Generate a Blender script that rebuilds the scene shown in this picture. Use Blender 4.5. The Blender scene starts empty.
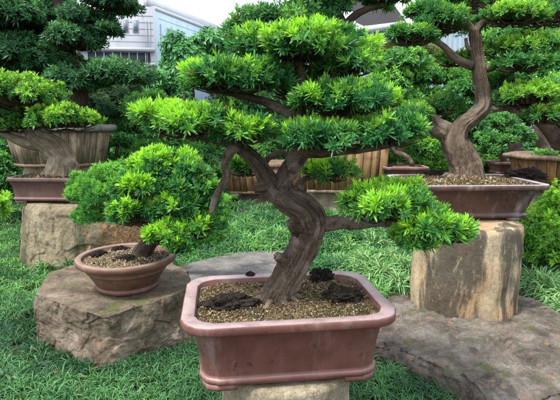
import bpy, math
import numpy as np

# ------------------------------------------------------------------ scene, camera, sky, sun, exposure
S = bpy.context.scene
S.render.engine = 'CYCLES'
S.cycles.max_bounces = 8
S.cycles.diffuse_bounces = 4
S.cycles.glossy_bounces = 2
S.cycles.transmission_bounces = 4
S.cycles.transparent_max_bounces = 4
S.cycles.use_denoising = True
S.view_settings.view_transform = 'Standard'
S.view_settings.look = 'None'
S.view_settings.gamma = 1.0
S.view_settings.use_curve_mapping = False
S.view_settings.exposure = 2.08

FPX = 480.0
PITCH = math.atan(80 / FPX)
cd = bpy.data.cameras.new('camera')
cam = bpy.data.objects.new('camera', cd)
S.collection.objects.link(cam)
cam.location = (0, 0, 1.6)
cam.rotation_euler = (math.pi / 2 - PITCH, 0, 0)
cd.sensor_width = 36
cd.lens = 36 * FPX / 560
cd.clip_start = 0.05
cd.clip_end = 1500
S.camera = cam

SUN_EL, SUN_AZ = math.radians(60), math.radians(-128)   # azimuth clockwise from +Y: from the left, a little behind the camera
world = bpy.data.worlds.new('World')
S.world = world
world.use_nodes = True
wn, wl = world.node_tree.nodes, world.node_tree.links
wn.clear()
wo = wn.new('ShaderNodeOutputWorld')
bg = wn.new('ShaderNodeBackground')
sky = wn.new('ShaderNodeTexSky')
sky.sky_type = 'NISHITA'
sky.sun_disc = False
sky.sun_elevation = SUN_EL
sky.sun_rotation = SUN_AZ
sky.dust_density = 2.5
bg.inputs['Strength'].default_value = 0.135
# thin bright cloud veil mixed over the clear sky
tc = wn.new('ShaderNodeTexCoord')
cn = wn.new('ShaderNodeTexNoise'); cn.inputs['Scale'].default_value = 2.2; cn.inputs['Detail'].default_value = 5
cr = wn.new('ShaderNodeMapRange'); cr.inputs['From Min'].default_value = .35; cr.inputs['From Max'].default_value = .65
cr.inputs['To Min'].default_value = .55; cr.inputs['To Max'].default_value = .95
mx = wn.new('ShaderNodeMix'); mx.data_type = 'RGBA'
mx.inputs['B'].default_value = (3.6, 3.9, 4.2, 1)
wl.new(tc.outputs['Generated'], cn.inputs['Vector']); wl.new(cn.outputs['Fac'], cr.inputs['Value'])
wl.new(cr.outputs['Result'], mx.inputs['Factor']); wl.new(sky.outputs['Color'], mx.inputs['A'])
wl.new(mx.outputs['Result'], bg.inputs['Color']); wl.new(bg.outputs['Background'], wo.inputs['Surface'])

sd = bpy.data.lights.new('sun', 'SUN')
sd.energy = 1.5
sd.angle = math.radians(10.0)
sd.color = (1.0, .955, .88)
sun = bpy.data.objects.new('sun', sd)
S.collection.objects.link(sun)
sun.rotation_euler = (math.pi / 2 - SUN_EL, 0, math.pi - SUN_AZ)

# ------------------------------------------------------------------ helpers
R = np.random.default_rng(7)
_F = np.array([0, math.cos(PITCH), -math.sin(PITCH)]); _U = np.array([0, math.sin(PITCH), math.cos(PITCH)])
CAM = np.array([0, 0, 1.6])
def _ray(px, py): return _F + np.array([(px - 280) / FPX, 0, 0]) + (200 - py) / FPX * _U
def at(px, py, Y):
    v = _ray(px, py); return CAM + v * (Y / v[1])
def atz(px, py, z):
    v = _ray(px, py); return CAM + v * ((z - 1.6) / v[2])

def _hash(i, j, k, s):
    h = (i * 374761393 + j * 668265263 + k * 2147483647 + s * 974634777) & 0xFFFFFFFF
    h = ((h ^ (h >> 13)) * 1274126177) & 0xFFFFFFFF
    h = (h ^ (h >> 16)) & 0xFFFFFFFF
    return h / 4294967295.0
def noise(p, s=0):
    p = np.asarray(p, float); f = np.floor(p).astype(np.int64); t = p - f; t = t * t * (3 - 2 * t)
    out = 0
    for a in (0, 1):
        for b in (0, 1):
            for c in (0, 1):
                w = (t[..., 0] if a else 1 - t[..., 0]) * (t[..., 1] if b else 1 - t[..., 1]) * (t[..., 2] if c else 1 - t[..., 2])
                out = out + w * _hash(f[..., 0] + a, f[..., 1] + b, f[..., 2] + c, s)
    return out * 2 - 1
def fbm(p, s=0, o=4):
    r, a = 0, 1.0; p = np.asarray(p, float)
    for k in range(o):
        r = r + a * noise(p * 2 ** k + k * 17.3, s + k); a *= .5
    return r
def cells(p, s=0):
    """faceted noise: distance to the nearest jittered point, and a value of that cell"""
    p = np.asarray(p, float); f = np.floor(p).astype(np.int64)
    best = np.full(p.shape[:-1], 9.0); val = np.zeros(p.shape[:-1])
    for a in (-1, 0, 1):
        for b in (-1, 0, 1):
            for c in (-1, 0, 1):
                i, j, k = f[..., 0] + a, f[..., 1] + b, f[..., 2] + c
                q = np.stack([i + _hash(i, j, k, s), j + _hash(i, j, k, s + 1), k + _hash(i, j, k, s + 2)], -1)
                d = np.linalg.norm(q - p, axis=-1); m = d < best
                best = np.where(m, d, best); val = np.where(m, _hash(i, j, k, s + 3), val)
    return best, val

def norm(a): return a / np.maximum(np.linalg.norm(a, axis=-1, keepdims=True), 1e-9)

def link(name, me, mats, parent=None, smooth=False, kind=None):
    for m in (mats if isinstance(mats, (list, tuple)) else [mats]): me.materials.append(m)
    o = bpy.data.objects.new(name, me)
    S.collection.objects.link(o)
    if parent is not None:
        o.parent = parent
        o.matrix_parent_inverse = parent.matrix_basis.inverted()
    if smooth: me.shade_smooth()
    if kind: o['kind'] = kind
    return o

class MB:
    """collects vertices, faces (any size) and per-vertex colour / bark coordinates; build() links ONE mesh object"""
    def __init__(s): s.v = []; s.f = []; s.c = []; s.b = []; s.mi = []; s.n = 0
    def add(s, v, f, col=None, bark=None, mi=0):
        v = np.asarray(v, float).reshape(-1, 3); f = np.asarray(f)
        s.v.append(v); s.f.append(f + s.n); s.mi.append(np.full(len(f), mi))
        s.c.append(np.broadcast_to(np.asarray(col if col is not None else (1, 1, 1), float), (len(v), 3)))
        s.b.append(v if bark is None else bark)
        s.n += len(v)
    def poly(s, v, f, **k):
        """f: list of faces of mixed length"""
        byl = {}
        for q in f: byl.setdefault(len(q), []).append(q)
        base = s.n; first = True
        for L, fs in byl.items():
            if first: s.add(v, fs, **k); first = False
            else:
                s.f.append(np.asarray(fs) + base); s.mi.append(np.full(len(fs), k.get('mi', 0)))
    def box(s, c, size, rz=0, **k):
        x, y, z = [q / 2 for q in size]
        v = np.array([(a, b, d) for d in (-z, z) for b in (-y, y) for a in (-x, x)])
        ca, sa = math.cos(rz), math.sin(rz)
        v = np.stack([v[:, 0] * ca - v[:, 1] * sa, v[:, 0] * sa + v[:, 1] * ca, v[:, 2]], 1) + np.asarray(c)
        s.add(v, [(0, 2, 3, 1), (4, 5, 7, 6), (0, 1, 5, 4), (2, 6, 7, 3), (0, 4, 6, 2), (1, 3, 7, 5)], **k)
    def build(s, name, mats, parent=None, smooth=False, kind=None):
        v = np.concatenate(s.v); me = bpy.data.meshes.new(name)
        me.vertices.add(len(v)); me.vertices.foreach_set('co', v.ravel())
        loops = np.concatenate([f.ravel() for f in s.f]); tot = np.concatenate([np.full(len(f), f.shape[1]) for f in s.f])
        st = np.concatenate([[0], np.cumsum(tot)[:-1]])
        me.loops.add(len(loops)); me.loops.foreach_set('vertex_index', loops.astype(np.int32))
        me.polygons.add(len(tot)); me.polygons.foreach_set('loop_start', st.astype(np.int32)); me.polygons.foreach_set('loop_total', tot.astype(np.int32))
        me.polygons.foreach_set('material_index', np.concatenate(s.mi).astype(np.int32))
        c = np.concatenate([np.concatenate(s.c), np.ones((len(v), 1))], 1)
        at_ = me.attributes.new('tint', 'FLOAT_COLOR', 'POINT'); at_.data.foreach_set('color', c.ravel())
        ab = me.attributes.new('grain', 'FLOAT_VECTOR', 'POINT'); ab.data.foreach_set('vector', np.concatenate(s.b).ravel())
        me.update(calc_edges=True); me.validate()
        return link(name, me, mats, parent, smooth, kind)

def tag(o, label, cat=None, group=None, kind=None):
    o['label'] = label
    if cat: o['category'] = cat
    if group: o['group'] = group
    if kind: o['kind'] = kind
    return o
def thing(name, label, cat, loc=(0, 0, 0), group=None):
    o = bpy.data.objects.new(name, None); S.collection.objects.link(o)
    o.location = tuple(loc); o.empty_display_size = .1
    bpy.context.view_layer.update()
    return tag(o, label, cat, group)
def copy_thing(src, loc, rz, label, scale=1.0):
    r = src.copy(); S.collection.objects.link(r)
    r.location = tuple(loc); r.rotation_euler[2] = rz; r.scale = (scale,) * 3; r['label'] = label
    for ch in src.children:
        c = ch.copy(); S.collection.objects.link(c); c.parent = r
    return r

# ------------------------------------------------------------------ materials
def mat(name, rough=.6, spec=.4):
    m = bpy.data.materials.new(name); m.use_nodes = True
    nt = m.node_tree; b = nt.nodes['Principled BSDF']
    b.inputs['Roughness'].default_value = rough; b.inputs['Specular IOR Level'].default_value = spec
    return m, nt, b
def N(nt, t, **k):
    n = nt.nodes.new(t)
    for a, b in k.items():
        if a in n.inputs: n.inputs[a].default_value = b
        else: setattr(n, a, b)
    return n
def tex(nt, scale, detail=6, rough=.6, vec=None, kind='ShaderNodeTexNoise', dist=0):
    n = nt.nodes.new(kind); n.inputs['Scale'].default_value = scale
    if 'Detail' in n.inputs: n.inputs['Detail'].default_value = detail
    if 'Roughness' in n.inputs: n.inputs['Roughness'].default_value = rough
    if dist and 'Distortion' in n.inputs: n.inputs['Distortion'].default_value = dist
    if vec is not None: nt.links.new(vec, n.inputs['Vector'])
    return n.outputs['Fac'] if 'Fac' in n.outputs else n.outputs['Distance']
def ramp(nt, fac, stops):
    r = nt.nodes.new('ShaderNodeValToRGB'); e = r.color_ramp.elements
    while len(e) > 1: e.remove(e[-1])
    e[0].position = stops[0][0]; e[0].color = tuple(stops[0][1]) + (1,)
    for p, c in stops[1:]:
        q = e.new(p); q.color = tuple(c) + (1,)
    nt.links.new(fac, r.inputs['Fac']); return r.outputs['Color']
def mixc(nt, fac, a, b, mode='MIX'):
    m = nt.nodes.new('ShaderNodeMix'); m.data_type = 'RGBA'; m.blend_type = mode; m.clamp_factor = True
    for s, v in (('Factor', fac), ('A', a), ('B', b)):
        if isinstance(v, (int, float)): m.inputs[s].default_value = v
        elif isinstance(v, tuple): m.inputs[s].default_value = v + (1,)
        else: nt.links.new(v, m.inputs[s])
    return m.outputs['Result']
def bump(nt, b, h, strength=.5, dist=.01):
    n = nt.nodes.new('ShaderNodeBump'); n.inputs['Strength'].default_value = strength; n.inputs['Distance'].default_value = dist
    nt.links.new(h, n.inputs['Height']); nt.links.new(n.outputs['Normal'], b.inputs['Normal'])
def coords(nt, scale=(1, 1, 1), attr=None):
    if attr: src = N(nt, 'ShaderNodeAttribute', attribute_name=attr).outputs['Vector']
    else: src = nt.nodes.new('ShaderNodeTexCoord').outputs['Object']
    mp = nt.nodes.new('ShaderNodeMapping'); mp.inputs['Scale'].default_value = scale
    nt.links.new(src, mp.inputs['Vector']); return mp.outputs['Vector']
def sstep(nt, fac, a, b):
    m = nt.nodes.new('ShaderNodeMapRange'); m.interpolation_type = 'SMOOTHSTEP'
    m.inputs['From Min'].default_value = a; m.inputs['From Max'].default_value = b
    nt.links.new(fac, m.inputs['Value']); return m.outputs['Result']

def leaf_mat(name, rough=.45, trans=.38, spec=.35):
    m, nt, b = mat(name, rough, spec)
    a = N(nt, 'ShaderNodeAttribute', attribute_name='tint')
    nt.links.new(a.outputs['Color'], b.inputs['Base Color'])
    t = nt.nodes.new('ShaderNodeBsdfTranslucent'); mxs = nt.nodes.new('ShaderNodeMixShader'); mxs.inputs[0].default_value = trans
    warm = mixc(nt, 1.0, a.outputs['Color'], (1.25, 1.15, .5), 'MULTIPLY')
    nt.links.new(warm, t.inputs['Color'])
    nt.links.new(b.outputs[0], mxs.inputs[1]); nt.links.new(t.outputs[0], mxs.inputs[2])
    nt.links.new(mxs.outputs[0], nt.nodes['Material Output'].inputs['Surface'])
    return m
M = {}
M['leaf'] = leaf_mat('glossy_leaf')
M['soft'] = leaf_mat('soft_leaf', .6, .36, .25)
M['blade'] = leaf_mat('grass_blade', .5, .25, .4)

def bark(name, dark, mid, light, sc=1.0, green=0.0):
    m, nt, b = mat(name, .9, .15)
    v = coords(nt, (1, 1, 1), 'grain'); o = coords(nt)
    f1 = tex(nt, 48 * sc, 9, .72, v, dist=1.2); f2 = tex(nt, 12 * sc, 6, .65, v, dist=.5); f3 = tex(nt, 160 * sc, 5, .7, o); big = tex(nt, 5, 5, .6, o)
    c = ramp(nt, f1, [(.36, dark), (.47, mid), (.56, tuple(q * 1.15 for q in mid)), (.68, light)])
    c = mixc(nt, sstep(nt, f2, .42, .62), c, mixc(nt, .5, c, dark))
    c = mixc(nt, sstep(nt, big, .48, .62), c, mixc(nt, .55, c, light))
    c = mixc(nt, .6, c, ramp(nt, f3, [(.35, (.45, .42, .4)), (.5, (1, 1, 1)), (.68, (1.3, 1.28, 1.22))]), 'MULTIPLY')
    if green: c = mixc(nt, sstep(nt, big, .5, .7), c, (.10, .12, .05))
    nt.links.new(c, b.inputs['Base Color'])
    add = nt.nodes.new('ShaderNodeMath'); add.operation = 'ADD'; nt.links.new(f1, add.inputs[0])
    k = nt.nodes.new('ShaderNodeMath'); k.operation = 'MULTIPLY'; k.inputs[1].default_value = .35; nt.links.new(f3, k.inputs[0]); nt.links.new(k.outputs[0], add.inputs[1])
    bump(nt, b, add.outputs[0], 1.0, .02)
    return m
M['bark'] = bark('podocarpus_bark', (.028, .02, .015), (.15, .11, .08), (.38, .31, .24))
M['bark_red'] = bark('reddish_bark', (.045, .03, .02), (.165, .12, .085), (.38, .31, .24))
M['bark_grey'] = bark('weathered_bark', (.09, .065, .045), (.26, .2, .14), (.48, .41, .32))
M['bark_dark'] = bark('dark_bark', (.025, .018, .012), (.07, .05, .035), (.14, .11, .08))  # darker bark tones for the small bonsai, shrubs and background trees
M['root'] = bark('pale_root_bark', (.05, .035, .025), (.19, .14, .095), (.38, .31, .23))
m, nt, b = mat('twig', .8, .2); b.inputs['Base Color'].default_value = (.07, .05, .03, 1); M['twig'] = m

def clay(name, base, hi, stain_sheen, rim_sheen=.5, rough=.38):
    m, nt, b = mat(name, rough, .5)
    v = coords(nt); vs = coords(nt, (1.5, 1.5, .35))
    n1 = tex(nt, 6, 6, .65, v); n2 = tex(nt, 5, 7, .7, vs); n3 = tex(nt, 120, 3, .6, v)
    c = mixc(nt, sstep(nt, n1, .35, .65), base, hi)
    c = mixc(nt, sstep(nt, n2, .50, .80), c, mixc(nt, .55, c, stain_sheen))
    c = mixc(nt, sstep(nt, tex(nt, 14, 6, .7, v), .58, .7), c, tuple(q * .5 for q in base))
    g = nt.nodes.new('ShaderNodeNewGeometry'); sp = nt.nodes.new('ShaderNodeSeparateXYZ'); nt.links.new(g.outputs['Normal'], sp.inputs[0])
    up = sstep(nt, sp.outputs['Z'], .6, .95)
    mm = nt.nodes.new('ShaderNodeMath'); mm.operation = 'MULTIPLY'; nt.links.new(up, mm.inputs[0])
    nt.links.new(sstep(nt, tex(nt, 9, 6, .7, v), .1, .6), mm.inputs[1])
    m2 = nt.nodes.new('ShaderNodeMath'); m2.operation = 'MULTIPLY'; m2.inputs[1].default_value = rim_sheen; nt.links.new(mm.outputs[0], m2.inputs[0])
    c = mixc(nt, m2.outputs[0], c, stain_sheen)                       # pale sky reflection painted onto level clay, together with whitish staining
    nt.links.new(c, b.inputs['Base Color'])
    rr = nt.nodes.new('ShaderNodeMapRange'); rr.inputs['To Min'].default_value = rough - .08; rr.inputs['To Max'].default_value = rough + .25
    nt.links.new(n1, rr.inputs['Value']); nt.links.new(rr.outputs[0], b.inputs['Roughness'])
    lime = mixc(nt, sstep(nt, tex(nt, 55, 8, .8, v, dist=1), .66, .72), c, tuple(q * 1.1 for q in stain_sheen)); pit = mixc(nt, sstep(nt, tex(nt, 75, 5, .7, v), .66, .7), lime, tuple(q * .3 for q in base)); nt.links.new(pit, b.inputs['Base Color'])
    bump(nt, b, n3, .35, .003)
    return m
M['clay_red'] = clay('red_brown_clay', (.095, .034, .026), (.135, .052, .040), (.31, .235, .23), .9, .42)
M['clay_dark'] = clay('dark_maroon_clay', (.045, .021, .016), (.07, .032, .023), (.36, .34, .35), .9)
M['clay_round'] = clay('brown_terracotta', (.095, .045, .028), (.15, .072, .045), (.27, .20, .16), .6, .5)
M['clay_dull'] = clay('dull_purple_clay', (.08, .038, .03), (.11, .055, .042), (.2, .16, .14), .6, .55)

def stone(name, c1, c2, c3, moss=0, sc=1.0, bs=.7, warm=None):
    m, nt, b = mat(name, .85, .25)
    v = coords(nt); n1 = tex(nt, 3.2 * sc, 8, .62, v, dist=.4); n2 = tex(nt, 26 * sc, 8, .7, v); n3 = tex(nt, 9 * sc, 5, .6, v)
    c = ramp(nt, n1, [(.32, c1), (.5, c2), (.68, c3)])
    c = mixc(nt, .55, c, ramp(nt, n2, [(.3, (.25, .24, .22)), (.52, (1, 1, 1)), (.75, (1.35, 1.3, 1.2))]), 'MULTIPLY')
    c = mixc(nt, .7, c, ramp(nt, tex(nt, 110, 6, .8, v), [(.36, (.35, .34, .33)), (.47, (.95, .95, .95)), (.62, (1.35, 1.32, 1.28))]), 'MULTIPLY')
    if warm: c = mixc(nt, sstep(nt, n3, .52, .68), c, warm)
    if moss:
        g = nt.nodes.new('ShaderNodeNewGeometry'); sp = nt.nodes.new('ShaderNodeSeparateXYZ'); nt.links.new(g.outputs['Normal'], sp.inputs[0])
        k = nt.nodes.new('ShaderNodeMath'); k.operation = 'MULTIPLY'; nt.links.new(sstep(nt, sp.outputs['Z'], -.2, .9), k.inputs[0])
        nt.links.new(sstep(nt, tex(nt, 5, 7, .7, v), .62 - moss * .2, .75 - moss * .15), k.inputs[1])
        c = mixc(nt, k.outputs[0], c, (.085, .10, .03))
    nt.links.new(c, b.inputs['Base Color'])
    add = nt.nodes.new('ShaderNodeMath'); add.operation = 'ADD'; nt.links.new(n2, add.inputs[0]); nt.links.new(n3, add.inputs[1])
    bump(nt, b, add.outputs[0], bs, .02)
    return m
M['rock'] = stone('mossy_field_stone', (.055, .043, .03), (.145, .115, .08), (.27, .22, .17), .6, 1.3, 1.0, (.19, .13, .085))
M['slab'] = stone('flat_grey_brown_rock', (.05, .043, .034), (.15, .128, .105), (.28, .25, .215), .4, 1.5, 1.3, (.24, .165, .12))
M['path'] = stone('grey_path_stone', (.08, .08, .08), (.14, .135, .13), (.21, .20, .195), .2, 1.2, .9, (.20, .165, .14))
M['plinth'] = stone('buff_plinth_stone', (.12, .10, .065), (.23, .19, .13), (.33, .285, .21), .3, 1.5, .5)
M['stone_left'] = stone('streaked_warm_stone', (.17, .15, .09), (.33, .28, .19), (.42, .36, .27), .35, .9, .8, (.40, .21, .10))

def stone_left_mat():
    m, nt, b = mat('streaked_warm_stone', .88, .2)
    vs = coords(nt, (1, 1, .22)); v = coords(nt)
    n1 = tex(nt, 3.2, 8, .65, vs, dist=.5); n2 = tex(nt, 11, 7, .7, vs, dist=.4); n3 = tex(nt, 34, 8, .72, v)
    c = ramp(nt, n1, [(.36, (.07, .066, .04)), (.47, (.18, .15, .09)), (.6, (.27, .225, .15)), (.7, (.33, .29, .2))])
    c = mixc(nt, sstep(nt, n2, .5, .66), c, (.075, .075, .04))
    sp = nt.nodes.new('ShaderNodeSeparateXYZ'); nt.links.new(v, sp.inputs[0])
    a = nt.nodes.new('ShaderNodeMath'); a.operation = 'ADD'; nt.links.new(sp.outputs['X'], a.inputs[0]); nt.links.new(tex(nt, 2.5, 6, .65, v), a.inputs[1])
    c = mixc(nt, sstep(nt, a.outputs[0], -1.65, -1.4), c, ramp(nt, n3, [(.35, (.17, .085, .04)), (.5, (.34, .18, .085)), (.65, (.46, .30, .17))]))
    c = mixc(nt, .6, c, ramp(nt, n3, [(.3, (.4, .38, .35)), (.5, (1, 1, 1)), (.7, (1.25, 1.2, 1.15))]), 'MULTIPLY')
    nt.links.new(c, b.inputs['Base Color']); bump(nt, b, n3, .9, .02); return m
M['stone_left'] = stone_left_mat()
def drum_mat(name, light, warm, dark, streak=.5):
    m, nt, b = mat(name, .85, .2)
    vs = coords(nt, (1, 1, .16)); v = coords(nt)
    n1 = tex(nt, 3.0, 8, .66, vs, dist=.6); n2 = tex(nt, 13, 6, .6, vs); n3 = tex(nt, 38, 7, .7, v); n4 = tex(nt, 3, 3, .5, v)
    c = mixc(nt, sstep(nt, n4, .4, .62), light, warm)
    c = mixc(nt, sstep(nt, n2, .5, .68), c, tuple(q * .72 for q in warm))
    k = nt.nodes.new('ShaderNodeMath'); k.operation = 'MULTIPLY'; k.inputs[1].default_value = streak * 1.8
    nt.links.new(sstep(nt, n1, .485, .575), k.inputs[0])
    k3 = nt.nodes.new('ShaderNodeMath'); k3.operation = 'MULTIPLY'; nt.links.new(k.outputs[0], k3.inputs[0]); nt.links.new(sstep(nt, tex(nt, 9, 8, .75, coords(nt, (1.6, 1.6, .5)), dist=.8), .28, .46), k3.inputs[1]); k = k3
    c = mixc(nt, k.outputs[0], c, dark)
    c = mixc(nt, .6, c, ramp(nt, n3, [(.3, (.45, .43, .4)), (.5, (1, 1, 1)), (.7, (1.25, 1.2, 1.15))]), 'MULTIPLY')
    nt.links.new(c, b.inputs['Base Color']); bump(nt, b, n3, .7, .012)
    return m
M['drum'] = drum_mat('streaked_buff_stone', (.37, .30, .19), (.38, .245, .135), (.05, .046, .036), .5)

def wood(name, c1, c2, c3, sc=1):
    m, nt, b = mat(name, .7, .3)
    vs = coords(nt, (1, 1, .06), 'grain'); v = coords(nt)
    n1 = tex(nt, 22 * sc, 6, .65, vs, dist=.3); n2 = tex(nt, 4, 5, .6, v)
    c = ramp(nt, n1, [(.3, c1), (.52, c2), (.72, c3)])
    c = mixc(nt, sstep(nt, n2, .5, .72), c, tuple(q * .6 for q in c1))
    a = N(nt, 'ShaderNodeAttribute', attribute_name='tint')
    c = mixc(nt, 1.0, c, a.outputs['Color'], 'MULTIPLY')
    nt.links.new(c, b.inputs['Base Color']); bump(nt, b, n1, .4, .004)
    return m
M['wood_gold'] = wood('honey_planks', (.08, .045, .018), (.17, .10, .038), (.27, .17, .075))
M['wood_grey'] = wood('weathered_planks', (.09, .065, .04), (.20, .15, .095), (.31, .25, .18))
M['wood_orange'] = wood('orange_brown_planks', (.09, .042, .015), (.2, .098, .035), (.3, .17, .07))
M['rim_grey'] = stone('grey_rim', (.13, .12, .115), (.21, .2, .19), (.3, .28, .27), 0, 2, .3)
M['rim_brown'] = wood('brown_rim', (.09, .055, .035), (.17, .11, .075), (.27, .2, .15))

def soil_mat():
    m, nt, b = mat('gravelly_soil', .95, .1)
    v = coords(nt); n1 = tex(nt, 90, 4, .7, v); n2 = tex(nt, 6, 5, .6, v)
    c = ramp(nt, n1, [(.3, (.035, .025, .015)), (.5, (.13, .09, .05)), (.7, (.32, .25, .15))])
    c = mixc(nt, sstep(nt, n2, .5, .62), c, (.05, .05, .02))
    nt.links.new(c, b.inputs['Base Color']); bump(nt, b, n1, 1, .01); return m
M['soil'] = soil_mat()
m, nt, b = mat('gravel_grain', .9, .2)
a = N(nt, 'ShaderNodeAttribute', attribute_name='tint'); nt.links.new(a.outputs['Color'], b.inputs['Base Color']); M['gravel'] = m
m, nt, b = mat('black_fertilizer', .9, .2)
n1 = tex(nt, 60, 6, .7, coords(nt)); nt.links.new(ramp(nt, n1, [(.35, (.006, .005, .004)), (.6, (.03, .022, .016)), (.8, (.09, .065, .04))]), b.inputs['Base Color']); bump(nt, b, n1, 1, .012); M['black'] = m
m, nt, b = mat('garden_earth', .95, .1)
n1 = tex(nt, 1.5, 8, .7, coords(nt)); nt.links.new(ramp(nt, n1, [(.35, (.015, .022, .008)), (.6, (.035, .04, .018)), (.8, (.07, .06, .035))]), b.inputs['Base Color']); bump(nt, b, n1, 1, .05); M['earth'] = m

def paint(name, col, rough=.6, var=.12, sc=(1, 1, .15)):
    m, nt, b = mat(name, rough, .3)
    n1 = tex(nt, .8, 7, .65, coords(nt, sc))
    nt.links.new(mixc(nt, sstep(nt, n1, .35, .75), col, tuple(q * (1 - var * 2) for q in col)), b.inputs['Base Color']); return m
M['white'] = paint('white_render', (.42, .43, .46)); M['blue'] = paint('pale_blue_render', (.29, .39, .49)); M['trim'] = paint('white_trim', (.42, .43, .46), .5, .05)
M['corr'] = paint('pale_blue_sheet', (.28, .35, .40), .45, .08); M['roof'] = paint('dark_brown_roof', (.022, .018, .022), .8)
M['dark'] = paint('dark_opening', (.04, .05, .06), .5); M['glass'] = paint('window_glass', (.16, .21, .26), .15); M['metal'] = paint('grey_metal', (.3, .33, .36), .4)

# ------------------------------------------------------------------ shape builders
def ring_mesh(mb, rings, cap0=True, cap1=True, bark=None, mi=0, col=None):
    rings = np.asarray(rings); K, n, _ = rings.shape
    i = np.arange(n); j = (i + 1) % n; fs = []
    for k in range(K - 1):
        fs.append(np.stack([k * n + i, k * n + j, (k + 1) * n + j, (k + 1) * n + i], 1))
    v = rings.reshape(-1, 3); fs = np.concatenate(fs); extra = []
    bk = None if bark is None else bark.reshape(-1, 3)
    caps = []
    if cap0: caps.append((rings[0].mean(0), i, j, 0, True))
    if cap1: caps.append((rings[-1].mean(0), i, j, (K - 1) * n, False))
    base = len(v); vv = [v]; tri = []
    for c, i_, j_, off, flip in caps:
        vv.append(c[None]); t = np.stack([off + i_, off + j_, np.full(n, base)], 1)
        tri.append(t[:, ::-1] if flip else t); base += 1
    if bk is not None and caps: bk = np.concatenate([bk] + [bk[c[3]][None] for c in caps])
    V = np.concatenate(vv); o = mb.n
    mb.add(V, fs, bark=bk, mi=mi, col=col)
    for t in tri:
        mb.f.append(t + o); mb.mi.append(np.full(n, mi))

def spline(pts, n):
    pts = np.asarray(pts, float); P = np.concatenate([[2 * pts[0] - pts[1]], pts, [2 * pts[-1] - pts[-2]]])
    out = []; m = len(pts) - 1
    for t in np.linspace(0, m, n):
        k = min(int(t), m - 1); u = t - k; a, b, c, d = P[k:k + 4]
        out.append(.5 * (2 * b + (c - a) * u + (2 * a - 5 * b + 4 * c - d) * u * u + (3 * b - a - 3 * c + d) * u ** 3))
    return np.array(out)

def limb(mb, pts, seg=16, step=.02, rough=.1, seed=0, mi=0, nmax=160, ridge=0, knots=0, fine=0, flare=0, lobes=6):
    """tapered limb through pts (x, y, z, radius), its surface furrowed along the grain"""
    pts = np.asarray(pts, float); L = np.linalg.norm(np.diff(pts[:, :3], axis=0), axis=1).sum()
    n = int(min(nmax, max(4, L / step))); s = spline(pts, n); s[:, 3] = np.maximum(s[:, 3], .0008)
    T = norm(np.gradient(s[:, :3], axis=0)); A = np.cross(T[0], [.31, .9, .2]); A = A / np.linalg.norm(A)
    cum = np.concatenate([[0], np.cumsum(np.linalg.norm(np.diff(s[:, :3], axis=0), axis=1))])
    phi = np.linspace(0, 2 * math.pi, seg, endpoint=False); rings = []; bk = []
    r0 = max(s[:, 3].max(), .01); kr = np.random.default_rng(seed + 900)
    KN = [(kr.uniform(.04, .96) * cum[-1], kr.uniform(0, 6.28), kr.uniform(.08, .24), kr.uniform(.25, .6)) for _ in range(knots)]
    for k in range(n):
        A = A - T[k] * A.dot(T[k]); A /= np.linalg.norm(A); B = np.cross(T[k], A)
        r = s[k, 3]; q = np.stack([np.cos(phi) * 2.2, np.sin(phi) * 2.2, np.full(seg, cum[k] / r0 * .35)], 1)
        d = 1 + rough * fbm(q + seed * 7.7, seed, 3)
        if ridge:
            q2 = np.stack([np.cos(phi) * 6, np.sin(phi) * 6, np.full(seg, cum[k] / r0 * .6)], 1); d = d - ridge * np.abs(fbm(q2 + seed, seed + 5, 2))
        for cl, cp, ka, kw_ in KN:
            dp = (phi - cp + math.pi) % (2 * math.pi) - math.pi; d = d + ka * np.exp(-(((cum[k] - cl) / (s[k, 3] * kw_ * 1.3)) ** 2 + (dp / kw_) ** 2))
        if flare:
            d = d + flare * math.exp(-cum[k] / (r0 * .9)) * (.55 + .45 * np.cos(phi * lobes + 1.3 * np.sin(phi * 2 + seed)) )
        if fine:
            q3 = np.stack([np.cos(phi) * 14, np.sin(phi) * 14, np.full(seg, cum[k] / r0 * 2.2)], 1); d = d - fine * np.abs(fbm(q3 + seed * 3, seed + 8, 3))
        rings.append(s[k, :3] + (r * d)[:, None] * (np.cos(phi)[:, None] * A + np.sin(phi)[:, None] * B))
        bk.append(np.stack([np.cos(phi) * r0, np.sin(phi) * r0, np.full(seg, cum[k] * .28)], 1) + seed)
    ring_mesh(mb, rings, True, True, np.array(bk), mi)

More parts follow.
